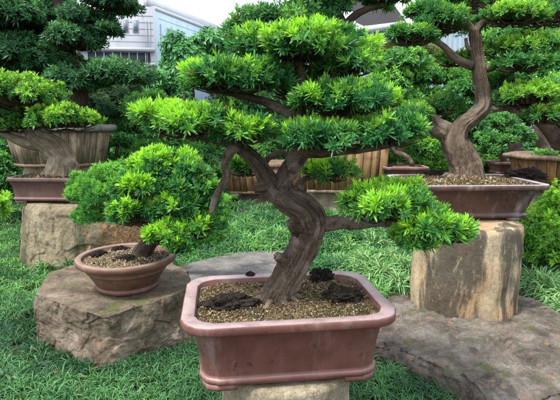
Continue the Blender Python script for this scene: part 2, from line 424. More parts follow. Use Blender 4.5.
def tufts(mb, P, D, nl, L, W, th=(8, 75), droop=.15, old=(.02, .07, .02), new=(.16, .32, .03), flush=None, seg=3, stem=.02, mi=0, rng=R, jit=.12):
    """leaves radiating round each shoot: P, D are the shoots' places and directions; flush 0..1 how new each shoot is"""
    n = len(P); P = np.repeat(P, nl, 0); D = np.repeat(norm(D), nl, 0)
    t = (np.tile(np.arange(nl), n) + rng.random(n * nl)) / nl
    phi = np.tile(np.arange(nl) * 2.39996, n) + np.repeat(rng.random(n) * 6.28, nl) + rng.normal(0, .25, n * nl)
    theta = np.radians(th[0] + (th[1] - th[0]) * t ** .8) + rng.normal(0, .12, n * nl)
    a = np.cross(D, [.13, .37, .92]); a = norm(a); b = np.cross(D, a)
    rad = np.cos(phi)[:, None] * a + np.sin(phi)[:, None] * b
    v = norm(np.cos(theta)[:, None] * D + np.sin(theta)[:, None] * rad + rng.normal(0, jit, (n * nl, 3)))
    base = P + D * (stem * (1 - t))[:, None] + rng.normal(0, .12 * stem, (n * nl, 3))
    Lr = L * np.repeat(rng.uniform(.72, 1.22, n), nl) * rng.uniform(.7, 1.12, n * nl) * (1 - .25 * (1 - t)); Wr = W * rng.uniform(.8, 1.15, n * nl)
    side = norm(np.cross(v, D) + 1e-6 + rng.normal(0, .15, v.shape)); dz = np.zeros_like(v); dz[:, 2] = -1
    ts = {2: [.0, .5], 3: [.0, .38, .72], 4: [0, .3, .55, .8], 5: [0, .25, .5, .75, .92]}[seg]; ws = {2: [.3, 1.], 3: [.35, 1., .85], 4: [.7, 1, 1, .7], 5: [.4, .85, 1, 1, .72]}[seg]
    rows = []
    dr = droop * rng.uniform(.5, 1.4, n * nl)
    def pos(tt): return base + v * (Lr * tt)[:, None] + dz * (Lr * dr * tt ** 2)[:, None]
    for tt, w in zip(ts, ws):
        p = pos(tt); s = side * (Wr * w * .5)[:, None]; rows += [p - s, p + s]
    rows.append(pos(1.0))
    V = np.stack(rows, 1); nv = V.shape[1]; N_ = n * nl
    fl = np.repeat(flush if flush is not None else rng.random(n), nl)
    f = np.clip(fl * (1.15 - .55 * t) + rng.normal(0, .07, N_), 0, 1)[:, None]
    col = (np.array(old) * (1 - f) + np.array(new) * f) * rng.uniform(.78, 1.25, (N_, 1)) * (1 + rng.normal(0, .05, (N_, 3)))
    sere = rng.random(N_) < .006; col[sere] = np.array([.24, .17, .05]) * rng.uniform(.6, 1.2, (sere.sum(), 1))
    col = np.repeat(np.clip(col, .003, .9)[:, None], nv, 1)
    off = (np.arange(N_) * nv)[:, None]
    quads = np.concatenate([off + np.array([[2 * k, 2 * k + 1, 2 * k + 3, 2 * k + 2]]) for k in range(seg - 1)])
    tris = off + np.array([[2 * seg - 2, 2 * seg - 1, 2 * seg]])
    o = mb.n; mb.add(V.reshape(-1, 3), quads, col=col.reshape(-1, 3), mi=mi)
    mb.f.append(tris + o); mb.mi.append(np.full(len(tris), mi))

def twigs(mb, A, B, r=.0025, mi=1):
    """thin three sided twigs from A to B, bowed a little"""
    n = len(A); Dv = norm(B - A); s = norm(np.cross(Dv, [.3, .2, .93])); u = np.cross(Dv, s)
    mid = (A + B) / 2 + np.array([0, 0, -.12]) * np.linalg.norm(B - A, axis=1, keepdims=True)
    ring = lambda p, rr: [p + rr * (math.cos(k * 2.094) * s + math.sin(k * 2.094) * u) for k in range(3)]
    V = np.stack(ring(A, r * 1.6) + ring(mid, r) + ring(B, r * .5), 1); off = (np.arange(n) * 9)[:, None]
    q = [[k, (k + 1) % 3, 3 + (k + 1) % 3, 3 + k] for k in range(3)] + [[3 + k, 3 + (k + 1) % 3, 6 + (k + 1) % 3, 6 + k] for k in range(3)]
    mb.add(V.reshape(-1, 3), np.concatenate([off + np.array([x]) for x in q]), mi=mi)

def pad_points(c, r, n, seed=0, low=-.25, lump=.28, rng=R, freq=2.2, inner=.45, sub=.30):
    """shoots of a cushion c, radii r, gathered in small domed clusters with gaps between them"""
    c, r = np.asarray(c, float), np.asarray(r, float)
    rs = sub * math.sqrt(r[0] * r[1]); rz = min(rs, r[2] * .75)
    K = int(max(5, 1.15 * r[0] * r[1] / rs ** 2 * (1 + r[2] / max(r[0], r[1]) * 1.5)))
    q = norm(rng.normal(size=(K * 6, 3))); q = q[q[:, 2] > low * .6][:K]; K = len(q)
    rho = rng.uniform(.25, 1.0, K) ** .5
    lum = 1 + lump * fbm(q * freq + seed * 3.1, seed, 2)
    ctr = c + q * np.maximum(r - np.array([rs, rs, rz]) * .75, r * .2) * (lum * rho)[:, None]
    sz = rng.uniform(.7, 1.2, K); w = sz ** 2; k = rng.choice(K, n, p=w / w.sum())
    e = norm(rng.normal(size=(n * 2, 3)) + [0, 0, .25]); e = e[e[:, 2] > -.35]
    while len(e) < n: e = np.concatenate([e, e])
    e = e[:n]; dep = np.where(rng.random(n) < .72, rng.uniform(.85, 1.08, n), rng.uniform(.35, .85, n))
    P = ctr[k] + e * np.array([rs, rs, rz]) * (sz[k] * dep)[:, None]
    D = norm(e * .8 + q[k] * .35 + np.array([0, 0, .55]) + rng.normal(0, .25, (n, 3)))
    P = P + D * ((rng.random(n) < .05) * rng.uniform(.15, .5, n) * rs)[:, None]
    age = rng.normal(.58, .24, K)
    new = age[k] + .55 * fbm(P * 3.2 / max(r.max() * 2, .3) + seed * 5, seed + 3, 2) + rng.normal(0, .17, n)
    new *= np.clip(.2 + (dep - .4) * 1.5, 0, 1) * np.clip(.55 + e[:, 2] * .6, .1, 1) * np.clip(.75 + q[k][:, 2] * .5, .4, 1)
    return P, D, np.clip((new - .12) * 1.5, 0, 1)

PALE = dict(old=(.045, .15, .045), new=(.27, .50, .045))
def px_pad(px, py, hw, hh, Y, ry=None):
    c = at(px, py, Y); return c, (hw * Y / FPX, ry if ry else hw * Y / FPX * .75, hh * Y / FPX * 1.05)

# ------------------------------------------------------------------ pots
def outline(w, d, r, step, na=10, ns=16):
    """notched-corner rectangle, counter-clockwise"""
    pts = []; hw, hd = w / 2, d / 2
    r = max(r, .02)
    for k, (sx, sy) in enumerate([(1, 1), (-1, 1), (-1, -1), (1, -1)]):
        cx, cy = sx * (hw - r), sy * (hd - r); a0 = k * math.pi / 2
        for t in np.linspace(0, math.pi / 2, na):
            rr = r - step * min(1, min(t, math.pi / 2 - t) / .14)
            pts.append((cx + rr * math.cos(a0 + t), cy + rr * math.sin(a0 + t)))
        nx = [(-1, 1), (-1, -1), (1, -1), (1, 1)][k]; ex = (nx[0] * (hw - r), nx[1] * (hd - r))
        e = (ex[0] + r * math.cos(a0 + math.pi / 2), ex[1] + r * math.sin(a0 + math.pi / 2)); s = pts[-1]
        for t in np.linspace(0, 1, ns + 2)[1:-1]: pts.append((s[0] + (e[0] - s[0]) * t, s[1] + (e[1] - s[1]) * t))
    return np.array(pts)
def rot(p, a):
    c, s = math.cos(a), math.sin(a); p = np.asarray(p, float).copy(); x, y = p[..., 0].copy(), p[..., 1].copy()
    p[..., 0] = x * c - y * s; p[..., 1] = x * s + y * c; return p
def pot_loft(mb, w, d, r, step, prof, loc, rz, wob=.0015):
    rings = []
    for z, ins in prof:
        o = outline(w - 2 * ins, d - 2 * ins, r - ins * .5, step)
        q = np.concatenate([o, np.full((len(o), 1), z)], 1)
        q[:, :2] += wob * np.stack([noise(q * 6, 1), noise(q * 6, 2)], 1)
        rings.append(rot(q, rz) + np.asarray(loc))
    ring_mesh(mb, rings)
def soil_disc(mb, w, d, r, loc, rz, mound=.02, nr=40, round_=False):
    rings = []
    o = outline(w, d, r, 0) if not round_ else np.array([(w / 2 * math.cos(t), w / 2 * math.sin(t)) for t in np.linspace(0, 2 * math.pi, 72, endpoint=False)])
    for k in np.linspace(1, .02, nr):
        q = np.concatenate([o * k, np.zeros((len(o), 1))], 1)
        q[:, 2] = mound * (1 - k ** 2) + .008 * fbm(q * 14, 4, 4)
        rings.append(rot(q, rz) + np.asarray(loc))
    ring_mesh(mb, rings, False, True)
def in_out(P, w, d):
    return (np.abs(P[:, 0]) < w / 2) & (np.abs(P[:, 1]) < d / 2) & (np.abs(P[:, 0]) / w + np.abs(P[:, 1]) / d < .88)
def pebbles(mb, n, w, d, loc, rz, mound, size=(.004, .009), cols=None, round_=False, rng=R):
    cols = np.array(cols or [(.26, .175, .08), (.15, .095, .045), (.32, .24, .14), (.10, .06, .035), (.05, .035, .02), (.06, .045, .03), (.2, .11, .045), (.10, .11, .03), (.07, .09, .025), (.42, .37, .28)])
    P = rng.uniform(-.5, .5, (n, 2)) * [w, d]
    P = P[(np.hypot(P[:, 0], P[:, 1]) < w / 2)] if round_ else P[in_out(P, w, d)]
    n = len(P); k = np.maximum(np.abs(P[:, 0]) / (w / 2), np.abs(P[:, 1]) / (d / 2)) if not round_ else np.hypot(P[:, 0], P[:, 1]) / (w / 2)
    q = np.concatenate([P, np.zeros((n, 1))], 1); z = mound * (1 - k ** 2) + .008 * fbm(q * 14, 4, 4) + .002
    q[:, 2] = z; q = rot(q, rz) + np.asarray(loc)
    o = np.array([(1, 0, 0), (0, 1, 0), (-1, 0, 0), (0, -1, 0), (0, 0, 1), (0, 0, -1)], float)
    s = rng.uniform(*size, (n, 1, 1)) * rng.uniform(.5, 1.3, (n, 1, 3)); ang = rng.random(n) * 6.28
    V = o[None] * s; c, si = np.cos(ang)[:, None], np.sin(ang)[:, None]
    V = np.stack([V[..., 0] * c - V[..., 1] * si, V[..., 0] * si + V[..., 1] * c, V[..., 2]], -1) + rng.normal(0, .0012, V.shape) + q[:, None]
    F = np.array([(0, 1, 4), (1, 2, 4), (2, 3, 4), (3, 0, 4), (1, 0, 5), (2, 1, 5), (3, 2, 5), (0, 3, 5)])
    cc = cols[rng.integers(0, len(cols), n)] * rng.uniform(.3, .85, (n, 1))
    mb.add(V.reshape(-1, 3), (np.arange(n)[:, None, None] * 6 + F).reshape(-1, 3), col=np.repeat(cc, 6, 0))

def litter(mb, n, w, d, loc, rz, rng=R):
    P = rng.uniform(-.5, .5, (n, 2)) * [w, d]; P = P[in_out(P, w, d)]; n = len(P); q = np.concatenate([P, rng.uniform(.006, .014, (n, 1))], 1)
    a = rng.random(n) * 6.28; D = np.stack([np.cos(a), np.sin(a), rng.normal(0, .1, n)], 1)
    tufts(mb, rot(q, rz) + np.asarray(loc), D, 1, .035, .005, (0, 8), .05, (.10, .06, .025), (.34, .26, .10), rng.random(n), 3, 0)
def rect_pot(name, label, group, loc, w, d, h, rz, m, rim=.045, flare=.045, foot_in=.09, r=.13, step=.008, mound=.02, npeb=2500, foot_h=.02, peb=(.004, .009)):
    """loc: centre of the pot's foot"""
    t = thing(name, label, 'bonsai pot', loc, group); x, y, z = loc
    b = MB()
    pot_loft(b, w, d, r, step, [(foot_h, foot_in + .02), (foot_h, foot_in + .004), (foot_h + .012, foot_in - .006), (foot_h + .026, foot_in - .010), (foot_h + .034, foot_in - .004),
        (foot_h + .038, foot_in + .004), (foot_h + .05, foot_in + .003), (h * .55, flare + (foot_in - flare) * .45 + .006), (h - .055, flare), (h - .048, flare - .004)], loc, rz)
    b.build('body', M[m], t, True)
    b = MB()
    pot_loft(b, w, d, r, step, [(h - .0495, flare + .0), (h - .046, .014), (h - .040, .003), (h - .034, 0), (h - .01, 0), (h - .003, .003), (h, .009), (h - .002, rim), (h - .008, rim + .006), (h - .08, rim + .02)], loc, rz)
    b.f.pop(); b.mi.pop(); b.f.pop(); b.mi.pop()                      # the rim is open top and bottom
    b.build('rim', M[m], t, True)
    for sx, sy in ((1, 1), (-1, 1), (-1, -1), (1, -1)):
        b = MB(); hw, hd = w / 2 - foot_in, d / 2 - foot_in; lx, ly = min(.17, hw * .4), min(.15, hd * .4); k = .05
        # rounded L-shaped foot
        P = [(hw - lx, hd), (hw - .07, hd), (hw - .025, hd - .02), (hw - .005, hd - .06), (hw, hd - ly), (hw - k, hd - ly), (hw - k, hd - k), (hw - lx, hd - k)]
        P = np.array([(a * sx, c * sy) for a, c in P]); P = P if sx * sy < 0 else P[::-1]
        rings = []
        for zz, s_ in ((0, .97), (foot_h * .4, .995), (foot_h + .006, 1.0)):
            cc = P.mean(0); rings.append(rot(np.concatenate([cc + (P - cc) * s_, np.full((8, 1), zz)], 1), rz) + np.asarray(loc))
        ring_mesh(b, rings); b.build('foot', M[m], t)
    b = MB(); zl = h - .028; soil_disc(b, w - 2 * rim - .01, d - 2 * rim - .01, r, (x, y, z + zl), rz, mound)
    b.build('soil', M['soil'], t, True)
    if npeb:
        b = MB(); pebbles(b, npeb, w - 2 * rim - .03, d - 2 * rim - .03, (x, y, z + zl), rz, mound, peb); litter(b, npeb // 26, w - 2 * rim - .06, d - 2 * rim - .06, (x, y, z + zl + mound * .6), rz); b.build('gravel', M['gravel'], t, kind='stuff')
    return t, z + zl + mound

def clump(name, label, loc, s, seed, group='black fertilizer piles on the potting soil', flat=.5, rough=.42, res=110):
    b = MB(); rings = []; phi = np.linspace(0, 2 * math.pi, res, endpoint=False)
    for a in np.linspace(-.3, 1.5, 40):
        q = np.stack([np.cos(phi) * math.cos(a), np.sin(phi) * math.cos(a), np.full(res, math.sin(a))], 1)
        r_ = 1 + rough * fbm(q * 2.4 + seed * 9, seed, 3) + .22 * (cells(q * 5 + seed, seed)[1] - .5) + .16 * fbm(q * 13, seed + 2, 4)
        rings.append(q * r_[:, None] * np.array([s[0], s[1], s[2]]) + np.asarray(loc))
    ring_mesh(b, rings)
    rr = np.random.default_rng(seed); n = 260                          # loose crumbs
    q = norm(rr.normal(size=(n, 3))); q[:, 2] = np.abs(q[:, 2]) * .9; P = q * (1 + .35 * fbm(q * 2.4 + seed * 9, seed, 5))[:, None] * np.array(s) * rr.uniform(.9, 1.03, (n, 1))
    far = rr.random(n) < .3; P[far] *= rr.uniform(1.1, 1.5, (far.sum(), 1)); P[far, 2] = .004
    P = P + np.asarray(loc)
    o = np.array([(1, 0, 0), (0, 1, 0), (-1, 0, 0), (0, -1, 0), (0, 0, 1), (0, 0, -1)], float)
    V = o[None] * rr.uniform(.003, .009, (n, 1, 3)) + rr.normal(0, .0015, (n, 6, 3)) + P[:, None]
    F = np.array([(0, 1, 4), (1, 2, 4), (2, 3, 4), (3, 0, 4), (1, 0, 5), (2, 1, 5), (3, 2, 5), (0, 3, 5)])
    b.add(V.reshape(-1, 3), (np.arange(n)[:, None, None] * 6 + F).reshape(-1, 3))
    return tag(b.build(name, M['black']), label, 'fertilizer', group)

# ------------------------------------------------------------------ rocks
def rock_poly(mb, foot, top, zt, z0=-.03, n=220, K=36, amp=.05, seed=0, bulge=.0, facet=.05, dome=.02, edge=.05, bottom_cap=True, sharp=0, topamp=.25, strata=0, nin=34):
    """foot, top: outlines (x, y) listed in the same turn order; zt: top height(s) per outline vertex"""
    def res(poly, zz):
        poly = np.asarray(poly, float); zz = np.broadcast_to(np.asarray(zz, float), (len(poly),))
        q = np.concatenate([poly, zz[:, None]], 1); q = np.concatenate([q, q[:1]]); L = np.concatenate([[0], np.cumsum(np.linalg.norm(np.diff(q[:, :2], axis=0), axis=1))])
        t = np.linspace(0, 1, n, endpoint=False); u = L / L[-1]
        return np.stack([np.interp(t, u, q[:, k]) for k in range(3)], 1)
    A = res(foot, z0); B = res(top, zt)
    def sm(a, k=2):
        for _ in range(k): a = (np.roll(a, 1, 0) + a * 2 + np.roll(a, -1, 0)) / 4
        return a
    ks = 14 if sharp else 5; A, B = sm(A, ks), sm(B, ks); cen = B.mean(0); rings = []
    for k in range(K):
        t = k / (K - 1); q = A * (1 - t) + B * t
        e = max(0, (t - .86) / .14); c2 = cen.copy(); c2[2] = 0
        dirv = norm((q - cen) * [1, 1, 0]); q = q - dirv * (edge * e * e * .7) + dirv * bulge * math.sin(t * math.pi)
        rings.append(q)
    for k in np.linspace(.985, .03, nin):
        q = cen + (rings[K - 1] - cen) * k; q[:, 2] += dome * (1 - k ** 2) + .0; rings.append(q)
    G = np.array(rings)
    ctr = cen.copy(); ctr[2] = (z0 + np.mean(zt)) / 2; dv = norm(G - ctr)
    sz = max(np.ptp(A[:, 0]), np.ptp(A[:, 1])); f = 2.6 / sz * 1.3
    d1, v1 = cells(G * f * 2.2 + seed * 11, seed)
    disp = amp * fbm(G * f * 1.6 + seed * 5, seed, 5) + facet * (v1 - .5 - .35 * d1) + .18 * amp * fbm(G * f * 14, seed + 2, 3)
    vert = np.ones(len(G)); vert[K:] = topamp if sharp else .45
    if sharp:                                                        # chiselled sides: steep ledges and fine scars
        d2, v2 = cells(G * [7, 7, 5] + seed, seed + 9); disp = disp + .016 * (v2 - .5) + .02 * np.abs(fbm(G * [5, 5, 9] + seed, seed + 4, 4)) * -1
    if strata:                                                       # eroded beds running slantwise across the top
        u = np.stack([G[..., 0] * .9 + G[..., 1] * .9, (G[..., 0] - G[..., 1]) * 5.5, G[..., 2] * 4], -1)
        rid = np.abs(fbm(u + .35 * fbm(G * 2.5, 77, 3)[..., None], seed + 21, 4)); G = G.copy(); G[K:, :, 2] += (strata * (.35 - np.minimum(rid, .7)) + strata * .5 * fbm(G * 9, seed + 31, 4))[K:]
    G = G + dv * (disp * vert[:, None])[..., None]
    ring_mesh(mb, G, bottom_cap, True)

# =================================================================== THE SETTING
b = MB(); xs = np.linspace(-1, 1, 90); g = np.sign(xs) * np.abs(xs) ** 3 * 300
X, Y_ = np.meshgrid(g, g); Z = .012 * fbm(np.stack([X, Y_, X * 0], -1) * .8, 3, 3) - .02
i, j = np.meshgrid(np.arange(89), np.arange(89)); k = (j * 90 + i).ravel()
b.add(np.stack([X, Y_ + 4, Z], -1).reshape(-1, 3), np.stack([k, k + 1, k + 91, k + 90], 1))
tag(b.build('ground', M['earth'], None, True), 'dark garden earth under the grass', kind='structure')

def P2(*pp, z=0.0): return [tuple(atz(px, py, z)[:2]) for px, py in pp]
path_poly = P2((100, 296), (100, 280), (150, 271), (175, 266), (205, 259), (235, 252), (265, 250), (288, 250), (300, 256), (304, 266), (300, 280), (290, 300), (250, 318), (190, 318), (150, 308), z=.05)
b = MB(); rock_poly(b, path_poly, path_poly, .05, -.05, amp=.012, facet=.012, seed=3, edge=.02, dome=.01); tag(b.build('stone_path', M['path'], None, True), 'grey flat stone path', kind='structure')
far_path = P2((214, 213), (222, 203), (250, 200), (300, 201), (345, 205), (345, 211), (300, 212), (262, 214), z=.04)
b = MB(); rock_poly(b, far_path, far_path, .04, -.05, amp=.012, facet=.01, seed=4, edge=.02, dome=.01); tag(b.build('paved_path', M['path'], None, True), 'pale paved path far behind the trunk', kind='structure')

slab_top = P2((372, 300), (392, 288), (430, 291), (470, 293), (515, 287), (540, 296), (575, 322), (640, 380), (700, 470), (600, 520), (520, 440), (462, 384), (425, 368), (396, 352), (360, 345), (352, 320), z=.10)
slab_foot = P2((372, 304), (392, 290), (430, 293), (470, 295), (515, 289), (540, 298), (580, 322), (650, 380), (720, 480), (600, 560), (500, 450), (455, 398), (420, 382), (388, 366), (352, 356), (348, 324), z=.0)
b = MB(); rock_poly(b, slab_foot, slab_top, [.04, .04, .04, .04, .05, .07, .10, .10, .10, .12, .13, .13, .12, .11, .09, .06], -.06, n=520, K=40, amp=.05, facet=.06, seed=8, edge=.03, dome=.0, sharp=1, topamp=.5, strata=.035, nin=110)
tag(b.build('flat_boulder', M['slab'], None, True), 'wide flat grey brown boulder carrying the round stone drum', 'boulder')

rock_foot = [tuple(atz(*q, 0)[:2]) for q in ((36, 342), (108, 371), (150, 358), (196, 344), (205, 322), (190, 285))] + [(-1.0, 4.35), (-1.9, 4.35), (-2.05, 3.9)]
rock_top = [tuple(atz(*q, .37)[:2]) for q in ((34, 292), (104, 318), (148, 304), (192, 288))] + [(-.72, 3.75), (-.8, 3.95), (-1.02, 4.15), (-1.75, 4.15), (-1.9, 3.75)]
b = MB(); rock_poly(b, rock_foot, rock_top, [.36, .36, .37, .37, .36, .36, .36, .36, .37], -.05, n=520, K=80, amp=.012, facet=.022, seed=5, edge=.008, dome=.008, sharp=1)
tag(b.build('block_rock', M['rock'], None, True), 'low brown block of rock under the small round pot, mossy on top', 'rock')

cx, cy = -2.30, 5.52
def oval(cx, cy, a, b_, n=24, s=1, sd=0): return [(cx + a * s * math.cos(t) * (1 + .08 * math.sin(3 * t + sd)), cy + b_ * s * math.sin(t) * (1 + .06 * math.cos(2 * t + sd))) for t in np.linspace(0, 2 * math.pi, n, endpoint=False)]
b = MB(); rock_poly(b, oval(cx - .05, cy, .74, .56), oval(cx - .07, cy, .62, .50), .69, -.05, n=360, K=70, amp=.022, facet=.02, seed=11, edge=.05, dome=.01)
tag(b.build('stone_pedestal', M['stone_left'], None, True), 'big rough streaked stone with orange right side, under the dull purple rectangular pot', 'stone')

# centre plinth under the main pot
def drum(name, label, c, r, z0, z1, m, seed, n=180, amp=.006, cat='stone plinth', bev=.02, lean=0, wav=.02):
    b = MB(); phi = np.linspace(0, 2 * math.pi, n, endpoint=False); rings = []
    prof = [(z0, .985)] + [(z, 1.0) for z in np.linspace(z0 + .02, z1 - bev, 40)] + [(z1 - bev * .3, 1 - bev * .35 / r), (z1, 1 - bev / r)] + [(z1, k) for k in np.linspace(.9, .05, 10)]
    for z, s in prof:
        q = np.stack([np.cos(phi), np.sin(phi), np.full(n, z)], 1)
        rr = r * s * (1 + wav * fbm(np.stack([np.cos(phi) * .9, np.sin(phi) * .9, phi * 0 + z * .3], 1), seed, 2)) + amp * fbm(q * 5, seed + 1, 4) * (1 if s > .9 else .2)
        rings.append(np.stack([c[0] + rr * np.cos(phi), c[1] + rr * np.sin(phi), q[:, 2] + (.003 * fbm(q * 6, seed, 2) if s < .95 else 0)], 1))
    ring_mesh(b, rings); return tag(b.build(name, M[m], None, True), label, cat)
POT = np.array([.02, 2.26]); RZ = math.radians(7.5)
drum('stone_plinth', 'pale buff round stone plinth under the big red brown pot', (.03, 2.25), .318, -.03, .418, 'plinth', 21)
drum('stone_drum', 'tall buff stone drum with dark vertical streaks, standing on the flat boulder', (1.575, 3.94), .425, .0, .77, 'drum', 22, amp=.012, cat='stone drum', bev=.03, wav=.04)

# =================================================================== POTS
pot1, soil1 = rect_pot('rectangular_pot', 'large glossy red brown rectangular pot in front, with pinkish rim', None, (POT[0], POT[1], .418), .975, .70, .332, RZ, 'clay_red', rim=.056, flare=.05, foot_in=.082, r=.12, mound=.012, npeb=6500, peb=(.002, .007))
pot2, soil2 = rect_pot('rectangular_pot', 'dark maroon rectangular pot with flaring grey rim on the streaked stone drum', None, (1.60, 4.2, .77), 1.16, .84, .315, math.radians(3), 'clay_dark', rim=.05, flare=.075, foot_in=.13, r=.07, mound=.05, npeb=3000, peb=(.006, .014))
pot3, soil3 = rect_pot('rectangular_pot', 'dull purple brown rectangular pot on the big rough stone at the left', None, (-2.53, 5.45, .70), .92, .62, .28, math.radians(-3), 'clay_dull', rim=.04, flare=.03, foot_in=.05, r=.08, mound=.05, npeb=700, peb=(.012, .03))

def lathe(mb, prof, c, n=96, wob=.001):
    phi = np.linspace(0, 2 * math.pi, n, endpoint=False)
    rings = [np.stack([c[0] + (r + wob * np.sin(phi * 3 + z * 30)) * np.cos(phi), c[1] + (r + wob * np.sin(phi * 3 + z * 30)) * np.sin(phi), np.full(n, c[2] + z)], 1) for z, r in prof]
    ring_mesh(mb, rings)
RC = (-1.14, 3.45, .375)
t = thing('round_pot', 'small round brown terracotta pot on the low block of rock', 'bonsai pot', RC)
b = MB(); lathe(b, [(.0, .19), (0, .222), (.02, .228), (.028, .224), (.034, .216), (.04, .226), (.11, .266), (.135, .283), (.139, .290), (.149, .294), (.154, .290), (.165, .300), (.172, .304), (.18, .306), (.186, .306)], RC)
b.build('body', M['clay_round'], t, True)
b = MB(); lathe(b, [(.183, .31), (.19, .345), (.2, .358), (.222, .362), (.235, .358), (.24, .35), (.24, .32), (.232, .312), (.18, .30)], RC); b.f.pop(); b.mi.pop(); b.f.pop(); b.mi.pop()
b.build('rim', M['clay_round'], t, True)
b = MB(); soil_disc(b, .62, .62, 0, (RC[0], RC[1], RC[2] + .21), 0, .025, round_=True); b.build('soil', M['soil'], t, True)
b = MB(); pebbles(b, 1800, .60, .60, (RC[0], RC[1], RC[2] + .21), 0, .025, (.005, .01), cols=[(.42, .34, .22), (.34, .26, .15), (.22, .16, .09), (.48, .42, .32), (.12, .09, .06), (.1, .1, .04)], round_=True); b.build('gravel', M['gravel'], t, kind='stuff')

# fertilizer piles
zs = .727
for k, (px, py, s, lab) in enumerate([(230, 303, (.115, .075, .05), 'wide black fertilizer pile at the left of the main trunk'), (342, 296, (.095, .065, .055), 'black fertilizer pile at the right of the main trunk'),
        (321, 277, (.055, .035, .05), 'black fertilizer pile behind the main trunk, by the rear rim'), (238, 275, (.016, .013, .014), 'tiny black lump on the rear rim of the big pot')]):
    p = atz(px, py, zs + .01) if k < 3 else np.array([-.165, 2.562, 0]); clump('fertilizer_clump', lab, (p[0], p[1], zs if k < 3 else .752), s, 30 + k)
for k, (dx, dy, s, lab) in enumerate([(-.22, .04, (.05, .04, .03), 'black fertilizer cake at the left edge of the round pot'), (-.10, .17, (.06, .04, .03), 'black fertilizer cake at the back of the round pot'), (.03, -.10, (.07, .045, .035), 'black fertilizer cake near the middle of the round pot, under the leaves')]):
    clump('fertilizer_clump', lab, (RC[0] + dx, RC[1] + dy, RC[2] + .228), s, 40 + k, rough=.15)
for k, (px, py, s, lab) in enumerate([(428, 171, (.12, .09, .05), 'black fertilizer heap at the left end of the maroon pot'), (504, 170, (.16, .09, .07), 'black fertilizer heap at the right end of the maroon pot')]):
    p = atz(px, py, 1.10); clump('fertilizer_clump', lab, (p[0], min(p[1], 4.42), 1.085), s, 50 + k)

# =================================================================== MAIN BONSAI
def bonsai(name, label, group, base, trunk_limbs, branches, roots, pads, bm, leafkw, twig_r=.0025, mkey='leaf', cat='bonsai tree', dens=1.0):
    t = thing(name, label, cat, base, group)
    b = MB()
    for q, kw in trunk_limbs: limb(b, q, **kw)
    b.build('trunk', M[bm], t, True)
    if roots:
        b = MB()
        for k, q in enumerate(roots): limb(b, q, 14, .008, .2, 60 + k, ridge=.1)
        b.build('roots', M['root'], t, True)
    for k, (q, kw) in enumerate(branches):
        b = MB(); limb(b, q, **kw); b.build('branch', M[bm], t, True)
    for k, pd in enumerate(pads):
        b = MB(); kw = dict(leafkw); n = int(pd.pop('n') * dens); anchor = pd.pop('anchor', None); c, r = pd.pop('c'), pd.pop('r'); low = pd.pop('low', -.2); lump = pd.pop('lump', .28); kw.update(pd)
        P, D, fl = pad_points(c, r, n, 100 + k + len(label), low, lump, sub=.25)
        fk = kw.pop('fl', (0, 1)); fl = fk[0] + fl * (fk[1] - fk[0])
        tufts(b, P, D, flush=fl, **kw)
        if twig_r:
            A = np.asarray(c) + (P - np.asarray(c)) * [.55, .55, .1] - [0, 0, r[2] * .35]
            sel = R.random(n) < .6; twigs(b, A[sel], P[sel], twig_r)
            # main ribs of the pad
            nrib = 9; ang = np.linspace(0, 6.28, nrib, endpoint=False) + .3
            c0 = np.asarray(c) - [0, 0, r[2] * .45]; E = c0 + np.stack([np.cos(ang) * r[0] * .75, np.sin(ang) * r[1] * .75, ang * 0 + r[2] * .1], 1)
            twigs(b, np.repeat(c0[None], nrib, 0), E, twig_r * 2.2)
        b.build('foliage_pad', [M[mkey], M['twig']], t)
    return t
def L4(Y, *q): return [tuple(at(a, b_, Y + (c[1] if len(c) > 1 else 0))) + (c[0] * Y / FPX,) for a, b_, *c in q]

Yb = 2.26
tr = L4(Yb, (273, 309, 19), (275, 300, 17), (281, 288, 15.5), (291, 270, 15), (301, 252, 15.5), (308, 235, 16), (311, 222, 16.5), (303, 208, 16.5), (286, 198, 16), (272, 187, 13.5), (266, 176, 11))
tr = tr[:-1] + L4(Yb, (259, 167, 9), (250, 156, 8.5), (238, 147, 7), (222, 141, 5.5), (200, 136, 4.5), (170, 130, 3.5), (140, 124, 2))
fork_r = L4(Yb, (278, 200, 5), (278, 190, 10), (286, 176, 10), (294, 163, 10), (299, 148, 9), (297, 130, 8), (298, 112, 7.5), (302, 92, 6.5), (300, 72, 5), (296, 55, 3))
hang = L4(2.16, (237, 146, 5), (230, 152, 4.6), (225, 164, 4), (227, 176, 4.2), (221, 188, 3.6), (215, 199, 3.4), (211, 214, 2))
right = L4(Yb, (312, 222, 9), (328, 224, 8), (342, 222, 7.4, -.03), (356, 223, 6.5, -.08), (380, 222, 5, -.15), (410, 226, 3.5, -.22), (440, 232, 2, -.26))
tr = [q[:3] + (q[3] * .93,) for q in tr]
